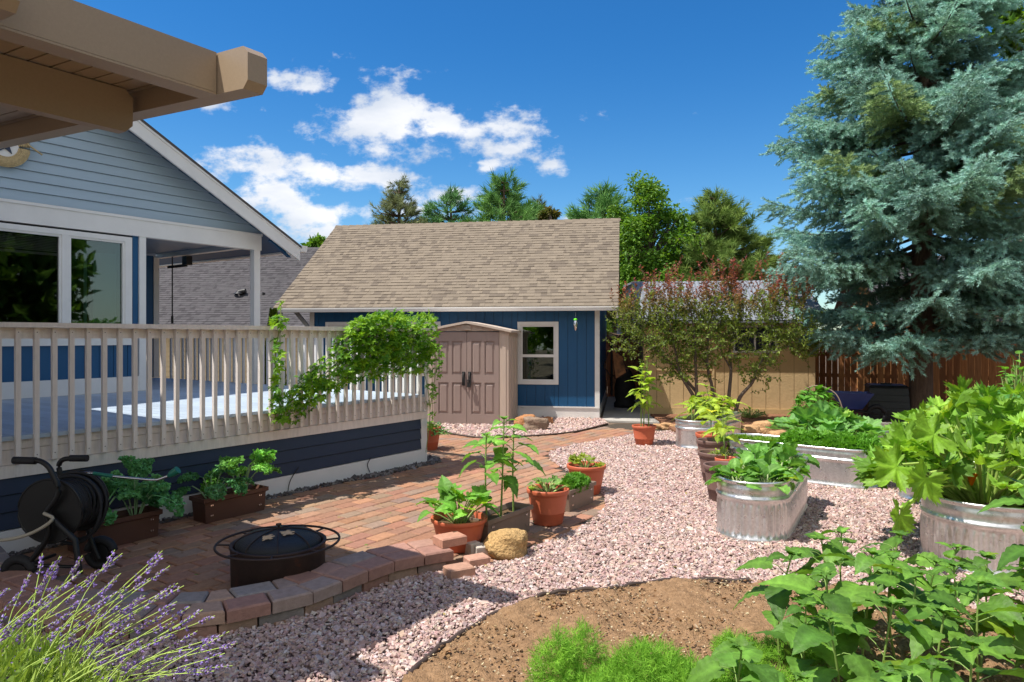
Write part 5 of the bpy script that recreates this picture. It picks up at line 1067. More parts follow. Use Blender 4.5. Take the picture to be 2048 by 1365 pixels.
# ------------------------------------------------------------------ lavender
def lavender():
    rng=np.random.default_rng(310); t=thing('lavender_bush','flowering lavender with purple spikes in the bottom left corner','lavender',(-1.5,2.15,0)); b=MB(); fb=MB()
    bud=(np.array([(0,0,-.5),(.5,0,0),(0,.5,0),(-.5,0,0),(0,-.5,0),(0,0,.9)]),[np.array([[0,2,1],[0,3,2],[0,4,3],[0,1,4],[5,1,2],[5,2,3],[5,3,4],[5,4,1]])],np.ones((6,3)))
    heads=[(242,1165),(175,1215),(85,1125),(90,1215),(165,1130),(65,1240),(20,1195),(130,1275),(150,1240),(230,1118),(245,1125),(325,1130),(340,1150),(368,1190),(300,1175),(325,1120),(12,1245),(60,1165),(120,1130),(200,1160),(195,1290),(265,1265),(285,1300),(350,1235),(380,1232),(405,1238),(430,1250),(355,1260),(340,1290),(395,1280),(365,1330),(400,1320),(420,1310),(450,1325),(475,1305),(300,1330),(330,1340),(250,1330),(230,1280),(205,1245),(110,1310),(40,1285),(75,1310),(150,1340),(180,1340),(275,1240),(140,1180),(215,1210),(290,1210),(310,1260),(330,1200),(100,1170),(45,1200),(25,1290),(0,1150),(10,1330),(60,1345),(440,1290),(465,1350),(410,1355),(240,1230),(260,1190),(185,1180),(160,1295)]
    for i,(u,v) in enumerate(heads+[(h[0]+rng.normal(0,26),h[1]+rng.uniform(10,90)) for h in heads[::2]]):
        Y=rng.uniform(2.1,2.55); tip=P(u,v-18,Y); base=np.array([-1.62+rng.normal(0,.13)-0.10+0.30*(u/480),2.15+rng.normal(0,.12),0.45+rng.uniform(0,.1)])
        mid=base*0.45+tip*0.55+np.array([-0.05,0,0.05]); st=smooth_path([base,mid,tip],10); b.tube(st,np.linspace(0.0022,0.0014,10),4,(0.40,0.55,0.12),caps=False)
        d=norm(tip-mid); L=rng.uniform(0.06,0.11); nw=rng.integers(5,8)
        for w in range(nw):
            f=w/nw; cpt=tip-d*L*(1-f)*1.0-(d*0.035 if w==0 else 0); m=7 if w<nw-1 else 5; a=rng.uniform(0,6.28,m); e1=norm(np.cross(d,[0,0,1.0]));e2=np.cross(d,e1); rr=0.0065*(1-0.4*f)
            pp=cpt+rr*(np.cos(a)[:,None]*e1+np.sin(a)[:,None]*e2)+d*rng.uniform(-.004,.004,(m,1)); dd=norm(pp-cpt+d*0.006)
            fb.inst(bud,frames(np.cross(dd,rng.normal(size=(m,3))),dd),pp,rng.uniform(0.005,0.0095,m),pal(rng,m,[(0.26,0.18,0.50),(0.36,0.25,0.62),(0.22,0.15,0.30),(0.42,0.34,0.42),(0.50,0.38,0.72)],0.25))
    b.build('stems',M['stem'],t); fb.build('flowers',M['lav'],t)
    n=5200; b=MB(); a=rng.uniform(0,6.28,n);q=np.sqrt(rng.random(n)); P_=np.stack([-1.60+0.42*q*np.cos(a),2.15+0.30*q*np.sin(a),0.05+0.80*rng.random(n)**0.5*(1-0.35*q*q)],1)
    D=np.stack([rng.normal(0.25,.35,n),rng.normal(0,.35,n),np.abs(rng.normal(.9,.2,n))],1)
    lance=(np.array([(-.05,0,0),(.05,0,0),(.06,.5,0.02),(-.06,.5,0.02),(0,1,-0.05)]),[np.array([[0,1,2],[0,2,3],[3,2,4]])],np.ones((5,3)))
    b.inst(lance,frames(D,rng.normal(size=(n,3))),P_,rng.uniform(0.05,0.09,n),lerp((0.22,0.34,0.06),(0.42,0.56,0.12),rng.random(n))); b.build('foliage',M['leafdull'],t)
lavender()

# ------------------------------------------------------------------ fire pit
t=thing('fire_pit','round dark rusty fire pit with domed mesh lid and outer ring','fire pit',(-1.70,5.10,0)); fc=(-1.70,5.10,0)
b=MB(); b.lathe([(0.0,0.085),(0.31,0.085),(0.325,0.095),(0.33,0.36),(0.338,0.375),(0.338,0.385),(0.315,0.385),(0.31,0.36),(0.30,0.1)],fc,64); b.build('drum',M['rustmetal'],t)
b=MB(); b.tube([(fc[0]+0.43*math.cos(a),fc[1]+0.43*math.sin(a),0.385) for a in np.arange(64)/64*2*math.pi],0.009,8,closed=True)
for k in range(8): a=k*math.pi/4+0.2; b.tube([(fc[0]+0.335*math.cos(a),fc[1]+0.335*math.sin(a),0.378),(fc[0]+0.427*math.cos(a),fc[1]+0.427*math.sin(a),0.385)],0.007,6)
b.build('ring',M['rustmetal'],t)
pr=[(0.30*math.sin(q),0.375+0.105*math.cos(q)) for q in np.linspace(0.001,math.pi/2,12)]
b=MB(); b.lathe(pr,fc,48); lid=b.build('mesh_lid',mat('black_mesh',(0.018,0.018,0.02),0.4,noise=None,bump=(400,1.0,0.004)),t)
b=MB()
for k in range(4):
    a=k*math.pi/4+0.3; b.tube([(fc[0]+0.302*math.sin(q)*math.cos(a),fc[1]+0.302*math.sin(q)*math.sin(a),0.377+0.107*math.cos(q)) for q in np.linspace(-math.pi/2,math.pi/2,17)],0.004,5)
b.lathe([(0.008,0.48),(0.008,0.50),(0.02,0.505),(0.02,0.515),(0,0.52)],fc,12); b.build('lid_frame',M['rustmetal'],lid)
def turtle(x,y,s,ang):
    b=MB(); sh=[]
    for cx,cy,rx,ry in ((0,0,1,.78),(1.15,0,.35,.28),(.7,.8,.42,.22),(.7,-.8,.42,.22),(-.7,.75,.32,.2),(-.7,-.75,.32,.2)):
        pts=[]
        for k in range(14):
            a=k/14*2*math.pi; X=(cx+rx*math.cos(a))*s; Y=(cy+ry*math.sin(a))*s; X,Y=X*math.cos(ang)-Y*math.sin(ang)+x,X*math.sin(ang)+Y*math.cos(ang)+y
            rr=math.hypot(X,Y); pts.append((fc[0]+X,fc[1]+Y,0.384+0.105*math.sqrt(max(0,1-(rr/0.30)**2))))
        b.raw(pts,[tuple(range(14))])
    b.build('turtle_lit_patch',mat('painted_sunlit_tan',(0.62,0.42,0.24),0.7,noise=None,bump=(500,1.0,0.004)) if 'tm' not in M else M['tm'],lid)  # raised plates, their tan painting in sunlit patio glimpsed through the turtle openings
turtle(0.09,-0.10,0.040,0.7); turtle(-0.02,-0.18,0.034,0.35)
b=MB(); b.tube([(fc[0]-0.03+0.02*math.cos(a),fc[1]-0.332,0.17+0.012*math.sin(a)) for a in np.arange(12)/12*2*math.pi],0.003,4,closed=True); b.build('emblem',M['black'],t)

t.location.z -= 0.08
# ------------------------------------------------------------------ hose reel cart
Yr=5.15; hc=P(128,1012,Yr)
t=thing('hose_reel','black garden hose reel cart with two handles and wheels beside the deck','hose reel',(hc[0],Yr,0))
b=MB()
def ydisc(b,c,r,y0,y1,n=40,lip=0.0): b.yprism([(c[0]+r*math.cos(i/n*2*math.pi),c[2]+r*math.sin(i/n*2*math.pi)) for i in range(n)],y0,y1)
ydisc(b,hc,0.225,Yr-0.16,Yr-0.15); ydisc(b,hc,0.225,Yr+0.17,Yr+0.18); ydisc(b,hc,0.09,Yr-0.149,Yr+0.169)
for yy in (Yr-0.155,Yr+0.175): b.tube([(hc[0]+0.226*math.cos(a),yy,hc[2]+0.226*math.sin(a)) for a in np.arange(40)/40*2*math.pi],0.009,6,closed=True)
b.build('reel',M['black'],t)
b=MB(); rng=np.random.default_rng(5)
for k in range(9):
    for l in range(3):
        y=Yr-0.125+0.034*k; r_=0.12+0.03*l; 
        b.tube([(hc[0]+0.01*math.sin(k)+r_*math.cos(a),y+0.006*math.sin(3*a+k),hc[2]+r_*math.sin(a)) for a in np.arange(28)/28*2*math.pi],0.014,6,closed=True)
b.tube([(hc[0]+0.03+0.235*math.cos(a),Yr+0.08+0.02*math.sin(2*a),hc[2]-0.02+0.25*math.sin(a)) for a in np.arange(32)/32*2*math.pi],0.013,6,closed=True)
b.tube([(hc[0]+0.05+0.22*math.cos(a),Yr+0.0+0.02*math.sin(2*a),hc[2]-0.03+0.25*math.sin(a)) for a in np.arange(32)/32*2*math.pi],0.013,6,closed=True)
b.build('coiled_hose',M['rubber'],t)
b=MB(); ya,yb=Yr-0.2,Yr+0.22
b.tube(smooth_path([P(55,922,ya),P(78,922,ya),P(95,932,ya),P(106,950,ya),P(118,985,ya),hc+[0,-0.2,0]],20),0.019,8)
b.tube(smooth_path([P(150,918,yb),P(128,919,yb),P(118,930,yb),P(121,950,yb),P(128,985,yb),hc+[0.02,0.22,0]],20),0.019,8)
b.tube(smooth_path([hc+[0,-0.2,0],P(95,1075,ya),P(52,1135,ya)],8),0.019,8); b.tube([hc+[0,-0.2,0],P(150,1080,ya),P(160,1148,ya)],0.021,8)
b.tube([hc+[0.02,0.22,0],P(180,1075,yb),P(198,1118,yb)],0.019,8); b.tube([P(52,1135,ya)+[0,0,0.02],P(160,1135,ya)],0.012,6); b.tube([P(42,1135,ya),P(110,1110,yb+.1)],0.012,6); b.build('frame',M['black'],t)
for cc in (P(38,1130,4.95),P(202,1118,5.42)):
    cc=np.array([cc[0],cc[1],0.125]); b=MB(); b.tube([(cc[0]+0.10*math.cos(a),cc[1],cc[2]+0.10*math.sin(a)) for a in np.arange(32)/32*2*math.pi],0.032,10,closed=True); wh=b.build('wheel',M['rubber'],t); b=MB(); ydisc(b,cc,0.07,cc[1]-0.02,cc[1]+0.02,20); b.build('hub',M['black'],wh)
for p_,q_,y_ in ((27,72,ya),(140,175,yb)):
    b=MB(); b.tube([P(p_,921 if y_==ya else 917,y_),P(q_,922 if y_==ya else 917,y_)],0.026,10); b.build('grip',M['rubber'],t)
b=MB(); b.tube(smooth_path([hc+[0,-0.22,0],P(105,1040,4.9),P(60,1068,4.9),P(0,1081,4.9),P(-80,1075,4.9)],20),0.012,8); tag(b.build('supply_hose',M['hose'],origin=(hc[0]-.3,4.9,.3)),'beige supply hose curving from the reel hub to the left edge','hose')
t=thing('watering_wand','chrome watering wand with green grip and green shower head','watering wand',tuple(P(240,950,5.25)))
yw=5.25; b=MB(); b.tube([P(150,945,yw),P(188,947,yw)],0.010,8); b.tube([P(225,953,yw),P(300,960,yw),P(315,960,yw),P(340,951,yw)],0.009,8); b.build('pipe',M['chrome'],t)
b=MB(); b.tube([P(187,947,yw),P(226,953,yw)],0.014,8); b.build('grip',M['green'],t)
b=MB(); b.tube([P(336,953,yw),P(342,949,yw),P(352,943,yw),P(356,940,yw)],[0.012,0.026,0.03,0.03],12); b.build('shower_head',M['green'],t)
# cables on the deck trim
for i,(u0,u1) in enumerate([((598,934),(575,990)),((742,915),(740,945))]):
    pts=[]
    for (u,v) in (u0,((u0[0]*0.5+u1[0]*0.5)-6,(u0[1]+u1[1])/2),u1):
        k=(u-1024)/F; Y=(-0.035+(C0@nv))/(k*nv[0]+nv[1]); pts.append((k*Y,Y,H-(v-673)/F*Y))
    b=MB(); b.tube(smooth_path(pts,8),0.005,5); tag(b.build('drip_cable',M['black']),['thin black drip line hanging on the deck base near the kale','thin black drip line on the deck base farther right'][i],'cable','drip lines on the deck base')

# ------------------------------------------------------------------ compost bin, wheelbarrows, covered barbecue
t=thing('compost_bin','square black ribbed plastic compost bin by the fence','compost bin',tuple(P(1775,838,14.6))); cx=P(1772,0,14.7)[0]
CF=(np.array([cx,14.7]),norm(np.array([1,-0.35])),norm(np.array([0.35,1])))
b=MB(CF)
for k in range(5):
    w=0.40-0.008*k; b.hexa([(-w,-w,0.06+.135*k),(w,-w,0.06+.135*k),(w,w,.06+.135*k),(-w,w,.06+.135*k),(-w+.012,-w+.012,.185+.135*k),(w-.012,-w+.012,.185+.135*k),(w-.012,w-.012,.185+.135*k),(-w+.012,w-.012,.185+.135*k)])
    b.box(-w+.03,w-.03,-w+.03,w-.03,.18+.135*k,.20+.135*k)
b.build('bin_body',M['blackbin'],t)
b=MB(CF); b.hexa([(-.38,-.38,.74),(.38,-.38,.74),(.38,.38,.74),(-.38,.38,.74),(-.33,-.33,.79),(.33,-.33,.79),(.33,.33,.79),(-.33,.33,.79)]); b.box(-.1,.1,-.03,.03,.79,.82); b.build('lid',M['blackbin'],t)
b=MB(CF); b.box(-.15,.15,-.425,-.40,.10,.27); b.build('hatch',M['blackbin'],t)
def barrow(fr,name,label,m,z0=0.06,tip=0,origin=(0,0,0)):
    t=thing(name,label,'wheelbarrow',origin,'wheelbarrows'); b=MB(fr)
    T=[(-.42,-.3,.62),(.36,-.3,.62),(.36,.3,.62),(-.42,.3,.62)]; B=[(-.22,-.2,.30),(.12,-.2,.30),(.12,.2,.30),(-.22,.2,.30)]
    t2=[(x*.97,y*.95,z) for x,y,z in T]; b2=[(x*.95,y*.93,z+.012) for x,y,z in B]
    v=[(x,y,z+z0) for x,y,z in B+T+b2+t2]; f=[(3,2,1,0),(8,9,10,11)]
    for j in range(4): k=(j+1)%4; f+=[(j,k,4+k,4+j),(8+j,12+j,12+k,8+k),(4+j,4+k,12+k,12+j)]
    b.raw(v,f); b.build('tray',m,t)
    b=MB(fr)
    for s in (-1,1): b.tube([(-.55,s*.06,.2+z0),(0,s*.2,.28+z0),(.85,s*.28,.55+z0)],0.017,6); b.tube([(.2,s*.22,.33+z0),(.32,s*.25,.0+z0),(.4,s*.25,.0+z0),(.5,s*.25,.42+z0)],0.013,6)
    b.build('frame',M['black'],t)
    b=MB(fr); b.tube([(-.52+.15*math.cos(a),0,.2+z0+.15*math.sin(a)) for a in np.arange(28)/28*2*math.pi],0.045,8,closed=True); b.build('wheel',M['rubber'],t)
    return t
p=P(1696,836,14.0); barrow((np.array([p[0],p[1]]),norm(np.array([-0.9,0.25])),norm(np.array([-0.25,-0.9]))),'wheelbarrow','dark blue wheelbarrow parked in front of the cedar fence',M['bluepaint'],origin=(p[0],p[1],0.06))
# rusty barrow propped upright against the garage side wall
t=thing('wheelbarrow','rusty brown wheelbarrow tray propped against the garage side wall','wheelbarrow',tuple(GG(0.3,1.2,0)),'wheelbarrows')
b=MB(GF); c=(0.29,1.3,1.12)
T=[(0.10,-.30,-.25),(0.30,-.32,.30),(0.30,.32,.30),(0.10,.3,-.25)]
out=[(.0+.06,-.34,.36),(.06,.34,.36),(.14,.36,-.3),(.14,-.36,-.3)]; inn=[(.30,-.16,.20),(.30,.16,.20),(.38,.18,-.16),(.38,-.18,-.16)]
v=[(c[0]-.1+x,c[1]+y,c[2]+z) for x,y,z in out+inn]; f=[(4,5,6,7)]+[(j,(j+1)%4,4+(j+1)%4,4+j) for j in range(4)]
b.raw(v,f); b.raw([(x-.012,y,z) for x,y,z in v],[q[::-1] for q in f]); b.tube([v[0],v[1],v[2],v[3]],0.018,6,(.3,.2,.2),closed=True); b.build('tray',mat('rust_brown_paint',(0.22,0.10,0.045),0.5,noise=(6,.5),bump=(40,.3,.005),rust=(5,.5,(0.06,0.035,0.025))),t)
b=MB(GF); b.tube([(.16,.95,1.42),(.08,.9,1.1),(.2,1.1,.9),(.45,1.2,.85)],0.018,6); b.tube([(.5,1.1,1.25),(.62,1.15,1.0),(.45,1.2,.85)],0.012,6); b.build('frame',M['rustmetal'],t)
b=MB(); p=P(1250,812,17.6); b.lathe([(0,0.0),(0.27,0.0),(0.28,0.1),(0.23,0.16),(0.26,0.3),(0.27,0.5),(0.21,0.75),(0.16,0.9),(0.1,0.95),(0,0.96)],(p[0],p[1],0.02),24,rx=1,ry=0.9); tag(b.build('covered_barbecue',M['rubber'],origin=(p[0],p[1],0.02)),'tall rounded object under a black cover on the concrete path','cover')
t=thing('timber_edging','grey weathered timber laid before the compost bin','timber',(7.2,13.6,0)); b=MB(); b.hexa([tuple(P(1700,852,13.2)),tuple(P(1800,856,13.0)),tuple(P(1800,856,13.0)+[0,.2,0]),tuple(P(1700,852,13.2)+[0,.2,0]),tuple(P(1700,845,13.2)),tuple(P(1800,848,13.0)),tuple(P(1800,848,13.0)+[0,.2,0]),tuple(P(1700,845,13.2)+[0,.2,0])],(0.25,0.23,0.21)); b.build('timber_board',M['fence'],t)

# ------------------------------------------------------------------ trees
def spruce():
    rng=np.random.default_rng(400); bx,by=8.35,14.3; t=thing('spruce_tree','tall blue spruce with layered drooping branches at the right','tree',(bx,by,0.05))
    b=MB(); b.tube([(bx,by,-0.1),(bx,by,0.5),(bx+.03,by,4),(bx,by,9),(bx,by,12.3)],[0.27,0.22,0.18,0.1,0.02],14); b.build('trunk',M['bark'],t)
    br=MB(); P_=[];D_=[];S_=[];Cc=[]; z=1.95
    while z<12.1:
        Lz=3.15*(12.4-z)/8.2 if z>4.2 else 3.15-(4.2-z)*0.5; nb=8 if z<9 else 7; tone0=rng.random()
        for k in range(nb):
            a=rng.uniform(0,6.28); L=Lz*rng.choice([rng.uniform(0.6,1.0),rng.uniform(0.9,1.2)]); zz=z+rng.uniform(-.15,.15); ca,sa=math.cos(a),math.sin(a); dr=(0.26 if z<4 else 0.16)
            if sa>0.75 and rng.random()<0.5: continue
            f=np.linspace(0,1,8); path=np.stack([bx+ca*L*f,by+sa*L*f,zz-dr*L*f*1.3+0.24*L*f**2.5],1); tone=rng.random(); bt=rng.uniform(0.8,1.2); br.tube(path,np.linspace(0.035,0.006,8),5,(1,1,1),caps=False)
            s=0.18*L
            while s<L:
                q=s/L; i=q*7; i0=int(min(i,6)); p=path[i0]+(path[i0+1]-path[i0])*(i-i0)
                tl=(0.20+0.60*(1-q)**0.7*min(1,q*3))*min(1,L/2.0)*rng.uniform(0.7,1.2)
                for side in (-1,1):
                    ta=a+side*rng.uniform(0.6,1.15); td=np.array([math.cos(ta),math.sin(ta),0.15-0.75*rng.random()*(1 if z<5 else 0.7)]); m=max(2,int(tl/0.065))
                    g=(np.arange(m)+0.6)/m; pp=p+td*tl*g[:,None]; pp[:,2]-=0.22*tl*g**2; P_.append(pp); dd=np.tile(td,(m,1))+rng.normal(0,.28,(m,3)); D_.append(dd); S_.append(rng.uniform(0.14,0.21,m)); 
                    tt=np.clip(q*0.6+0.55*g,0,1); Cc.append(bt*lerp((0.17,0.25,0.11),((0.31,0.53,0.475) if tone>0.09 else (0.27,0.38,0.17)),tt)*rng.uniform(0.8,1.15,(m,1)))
                P_.append(p[None]+rng.normal(0,.02,(1,3)));D_.append(norm(path[7]-path[5])[None]+rng.normal(0,.15,(1,3)));S_.append(np.array([0.2]));Cc.append(np.array([[0.33,0.55,0.48]])*bt*rng.uniform(0.8,1.2)); s+=0.085
        z+=0.27
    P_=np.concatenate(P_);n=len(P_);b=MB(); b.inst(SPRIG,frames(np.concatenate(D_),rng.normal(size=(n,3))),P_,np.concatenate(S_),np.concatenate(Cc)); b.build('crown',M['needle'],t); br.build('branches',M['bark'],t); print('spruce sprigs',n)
spruce()
def pine(u,vtop,hw,vref,Y,label,seed,col=((0.055,0.10,0.03),(0.13,0.19,0.06)),dens=1.0,base=0.6,irr=0.25,tuft=0.42,zb=1.5,droop=-0.15,group='conifers beyond the garage'):
    rng=np.random.default_rng(seed); top=P(u,vtop,Y); zt_=top[2]-tuft*0.6; zr=H+(673-vref)/F*Y; Rr=hw/F*Y; sl=Rr/(zt_-zr); x,y=top[0],Y
    t=thing('pine_tree',label,'tree',(x,y,0),group); b=MB(); b.tube([(x,y,-.1),(x,y,zt_*.5),(x,y,zt_-.1)],[0.22,0.14,0.03],8)
    P_=[];D_=[];z=zt_-0.15
    while z>zb:
        L0_=min(sl*(zt_-z),Rr*1.5)*0.8+0.12; nb=max(4,int(4.2*dens))
        for k in range(nb):
            a=rng.uniform(0,6.28); L=L0_*rng.uniform(1-irr*1.8,1+irr); f=np.linspace(0,1,5); path=np.stack([x+math.cos(a)*L*f,y+math.sin(a)*L*f,z+droop*L*f*-1*0+(0.35*L*f**1.6)+droop*L*f],1); b.tube(path,np.linspace(0.05,0.015,5),4,caps=False)
            m=max(2,int(L/0.22*dens)); q=0.3+0.7*rng.random(m)**0.7; i=(q*4); i0=np.minimum(i.astype(int),3); p=path[i0]+(path[i0+1]-path[i0])*(i-i0)[:,None]+rng.normal(0,.09,(m,3)); P_.append(p); dd=np.stack([np.full(m,math.cos(a)),np.full(m,math.sin(a)),np.full(m,0.7)],1)+rng.normal(0,.5,(m,3)); D_.append(dd)
        z-=0.34
    for k in range(6): P_.append(np.array([[x+rng.normal(0,.06),y,zt_-0.1*k-.1]])); D_.append(np.array([[rng.normal(0,.2),0,1]]))
    b.build('trunk',M['bark'],t); P_=np.concatenate(P_);n=len(P_); b=MB(); b.inst(TUFT,frames(np.concatenate(D_),rng.normal(size=(n,3))),P_,tuft*rng.uniform(0.7,1.25,n),lerp(col[0],col[1],rng.random(n))); b.build('crown',M['needle'],t)
pine(798,356,44,440,31,'narrow olive pine left above the garage roof',501,col=((0.13,0.16,0.07),(0.27,0.30,0.14)),tuft=0.30,dens=2.2,zb=4,irr=.22)
pine(902,378,48,440,33,'small open green pine second from left above the garage roof',502,col=((0.08,0.20,0.07),(0.18,0.36,0.13)),tuft=0.45,dens=1.5,zb=4)
pine(1008,348,70,440,31,'largest green pine above the middle of the garage roof',503,col=((0.08,0.20,0.05),(0.20,0.38,0.10)),tuft=0.45,dens=1.8,zb=4)
pine(1080,395,30,440,32,'thin sparse brownish tree right of the largest pine',504,col=((0.09,0.12,0.03),(0.16,0.17,0.05)),tuft=0.3,dens=0.9,zb=5,irr=.4)
pine(1208,374,50,440,27,'green pine peeking over the right end of the garage roof',505,col=((0.08,0.21,0.05),(0.18,0.36,0.10)),tuft=0.45,dens=1.8,zb=2)
pine(1430,380,108,500,26,'broad olive green pine right of the leafy tree',506,col=((0.10,0.18,0.035),(0.25,0.35,0.08)),tuft=0.34,dens=2.6,zb=1.8,irr=.3)
pine(1250,600,40,680,22,'bright yellow green young pine at the garage corner',507,col=((0.16,0.26,0.03),(0.26,0.38,0.05)),tuft=0.5,dens=1.6,zb=1.5)
def leafy(u,v,ru,rv,Y,label,seed,cols,n=9000,leaf=0.16,zb=0,group='leafy trees beyond the garage',name='leafy_tree',clumps=40,trunk=0.14):
    rng=np.random.default_rng(seed); c=P(u,v,Y); rx=ru/F*Y; rz=rv/F*Y; t=thing(name,label,'tree',(c[0],Y,zb),group)
    cl=[];b=MB(); b.tube([(c[0],Y,-.1),(c[0]+.1,Y,c[2]-rz*.4),(c[0],Y,c[2]+rz*.6)],[trunk,trunk*.7,.02],8)
    for k in range(clumps):
        d=norm(rng.normal(size=3)); q=rng.uniform(0.35,1.0); e=c+d*np.array([rx,rx*.8,rz])*q*np.array([1-0.28*max(0,d[2]),1,1]); cl.append((e,rx*rng.uniform(.12,.34))); s_=np.array([c[0],Y,c[2]-rz*rng.uniform(.0,.7)]); b.tube(smooth_path([s_,(s_+e)/2+[0,0,.1*rz],e],6),np.linspace(trunk*.35,.01,6),5,caps=False)
    b.build('trunk',M['barkgrey'],t); P_=[]
    for e,r_ in cl:
        m=int(n/clumps*rng.uniform(.6,1.4)); d=rng.normal(size=(m,3)); d=norm(d)*(rng.random((m,1))**0.45); P_.append(e+d*r_*np.array([1.1,1,1.15]))
    P_=np.concatenate(P_);m=len(P_); b=MB(); D=rng.normal(size=(m,3))*[1,1,.6]+[0,0,-.2]; b.inst(SMALL,frames(D,rng.normal(size=(m,3))+[0,0,1.2]),P_,leaf*rng.uniform(.7,1.3,m)*np.array([[1.5]]).ravel()[0],lerp(cols[0],cols[1],rng.random(m)**1.2)); b.build('crown',M['leaf'],t)
LG=((0.07,0.19,0.02),(0.21,0.37,0.04))
leafy(1300,500,98,140,25,'tall bright leafy green tree behind the garage corner',510,LG,n=17000,leaf=0.11,clumps=90)
leafy(1270,590,50,70,24,'lower leafy green shrub tree beside the garage roof edge',511,LG,n=5000,leaf=0.13,clumps=24)
leafy(1350,590,70,60,24,'low rounded leafy tree behind the metal roof',512,LG,n=6000,leaf=0.13,clumps=26)
leafy(1546,555,30,38,34,'small distant pale green tree left of the spruce',513,((0.12,0.22,0.06),(0.22,0.34,0.10)),n=2500,leaf=0.2,clumps=18)
leafy(632,498,26,18,36,'small leafy tree top at the left end of the garage roof',514,LG,n=2000,leaf=0.2,clumps=14)
leafy(562,512,40,10,40,'distant green treetop over the grey roof',515,((0.05,0.13,0.03),(0.12,0.22,0.05)),n=2000,leaf=0.22,clumps=16)
leafy(2040,60,55,70,19,'green broadleaf tree behind the spruce at the top right',516,((0.07,0.18,0.02),(0.2,0.34,0.04)),n=6000,leaf=0.14,clumps=26)
leafy(2010,260,90,160,20,'olive tree filling the gaps right behind the spruce',517,((0.08,0.14,0.02),(0.2,0.26,0.04)),n=9000,leaf=0.14,clumps=34)
leafy(1095,430,20,10,30,'little rusty shrub top over the garage ridge',518,((0.1,0.14,0.03),(0.2,0.16,0.05)),n=900,leaf=0.14,clumps=8)
p=P(547,650,13.2); 
t=thing('cypress_shrub','small yellow green conical shrub beyond the deck end','shrub',(p[0],13.2,0)); rng=np.random.default_rng(5); n=2200; f=rng.random(n); a=rng.uniform(0,6.28,n); rr=0.27*(1-f)*np.sqrt(rng.random(n))+0.02
b=MB(); b.inst(SPRIG,frames(np.stack([np.cos(a)*.5,np.sin(a)*.5,np.ones(n)],1),rng.normal(size=(n,3))),np.stack([p[0]+rr*np.cos(a),13.2+rr*np.sin(a),0.5+1.75*f],1),0.1,lerp((0.12,0.2,0.02),(0.22,0.3,0.04),rng.random(n))); b.build('foliage',M['needle'],t); b=MB(); b.tube([(p[0],13.2,0),(p[0],13.2,1.8)],[0.03,0.01],6); b.build('trunk',M['bark'],t)
leafy(1210,690,0.1,0.1,19,'dark pine twigs in the gap beside the garage',519,LG,n=10,clumps=1) if False else None
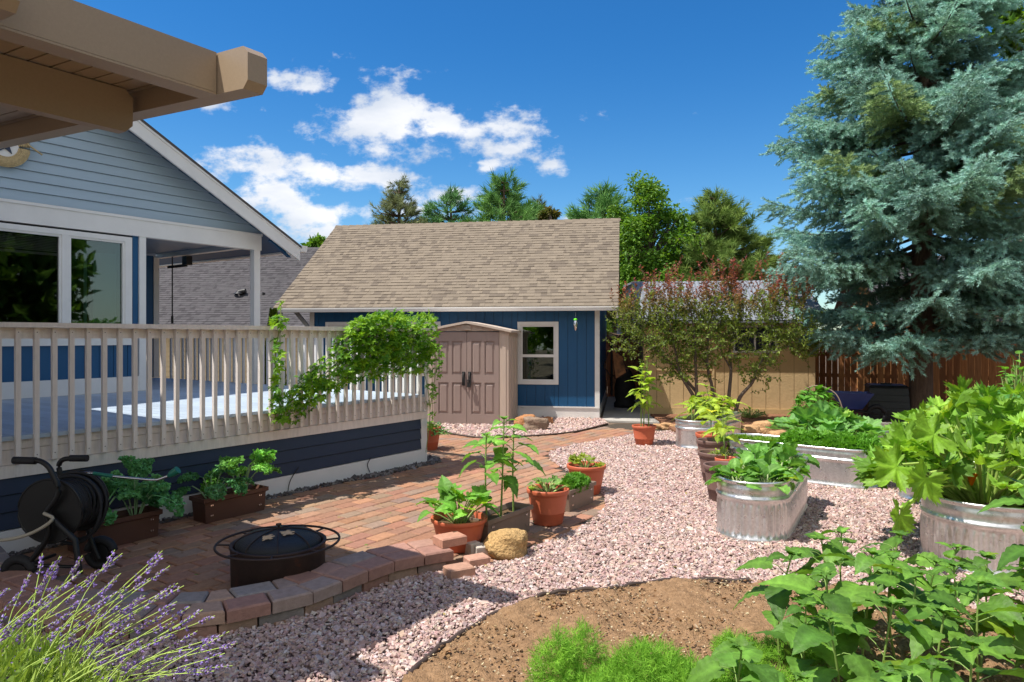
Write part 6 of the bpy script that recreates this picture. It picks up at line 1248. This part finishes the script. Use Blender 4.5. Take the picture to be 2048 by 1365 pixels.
# multi-stemmed purple leaved shrub
def plum():
    rng=np.random.default_rng(520); Y0=14.3; t=thing('plum_shrub','open multi-stemmed shrub with green and purple red leaves before the tan building','shrub',(P(1440,820,Y0)[0],Y0,0.05))
    stems=[[(1408,835),(1385,790),(1362,750),(1350,700),(1340,650),(1320,600)],[(1430,835),(1405,800),(1372,760),(1345,730),(1300,690),(1262,650)],[(1395,835),(1393,780),(1390,700),(1385,640),(1372,590)],[(1428,830),(1425,780),(1415,730),(1418,660),(1430,600)],[(1455,835),(1458,790),(1462,740),(1460,690),(1480,630),(1478,590)],[(1470,830),(1480,795),(1505,765),(1515,735),(1545,700),(1590,660)],[(1462,740),(1440,690),(1445,620),(1455,580)],[(1515,735),(1540,690),(1545,620),(1560,580)],[(1415,730),(1380,690),(1300,640),(1240,640)],[(1545,700),(1600,690),(1630,690)]]
    b=MB(); W=[]
    for i,s in enumerate(stems):
        yo=rng.uniform(-.35,.45); pts=[P(u,v,Y0+yo*min(1,(835-v)/150)+(0 if k else 0)) for k,(u,v) in enumerate(s)]; sp=smooth_path(pts,24); r0=0.045 if i<6 else 0.02; b.tube(sp,np.linspace(r0,0.008,24),7); W.append(sp)
    P_=[];D_=[];Cc=[];S_=[]
    def add(p,d,size,c): P_.append(p);D_.append(d);S_.append(size);Cc.append(c)
    G1=np.array((0.10,0.17,0.03));G2=np.array((0.27,0.36,0.06));R1=np.array((0.22,0.04,0.045));R2=np.array((0.42,0.12,0.10))
    for k in range(1250):
        # twig start spread through the crown
        sp=W[rng.integers(0,len(W))]; p0=sp[rng.integers(10,24)] if rng.random()<0.6 else P(rng.uniform(1245,1625),rng.uniform(590,700),Y0+rng.uniform(-.6,.5))
        p0=p0+rng.normal(0,.14,3); zrel=p0[2]
        upsh=rng.random()<0.45 and zrel>1.9
        d=norm(np.array([rng.normal(0,.25),rng.normal(0,.25),1.0])) if upsh else norm(rng.normal(size=3)*[1,1,.55]+[0,0,.15]); L=rng.uniform(.35,.75) if upsh else rng.uniform(.2,.45)
        b.tube([p0,p0+d*L],[.005,.002],3,caps=False); m=int(L/0.022)
        for j in range(m):
            f=(j+.5)/m; a=j*2.4; pp=p0+d*L*f; rad=norm(np.cross(d,rng.normal(size=3))); zz=pp[2]; red=np.clip((zz-2.05)/0.7,0,1)*(0.55+0.45*f) if upsh else np.clip((zz-2.6)/1.2,0,.5); c=(G1+(G2-G1)*rng.random())*(1-red)+(R1+(R2-R1)*rng.random())*red
            add(pp,rad+d*.5,rng.uniform(.05,.085),c)
    b.build('stems',M['barkgrey'],t); n=len(P_); b=MB(); b.inst(SMALL,frames(np.array(D_),rng.normal(size=(n,3))+[0,0,1]),np.array(P_),np.array(S_),np.array(Cc)); b.build('leaves',M['leaf'],t); print('plum',n)
plum()

# the far side of the yard, seen in the window glass
for i,(x,y) in enumerate([(10,-5),(0.5,-13),(13,-1),(13,3.5),(-6,-14)]):
    rng=np.random.default_rng(600+i); t=thing('leafy_tree',['leafy tree behind the camera to the right, reflected in the kitchen window','leafy tree straight behind the camera','leafy tree at the right side of the yard, middle of three','leafy tree at the right side of the yard, closest to the zucchini','leafy tree at the far left behind the camera'][i],'tree',(x,y,0),'trees on the far side of the yard')
    b=MB(); b.tube([(x,y,0),(x,y,4)],[0.2,0.1],8); b.build('trunk',M['bark'],t); n=3500; d=norm(rng.normal(size=(n,3)))*rng.uniform(.4,1,(n,1)); b=MB(); b.inst(SMALL,frames(rng.normal(size=(n,3)),rng.normal(size=(n,3))),np.array([x,y,4.2])+d*np.array([3,3,3.6]),0.7,lerp(LG[0],LG[1],rng.random(n))); b.build('crown',M['leaf'],t)
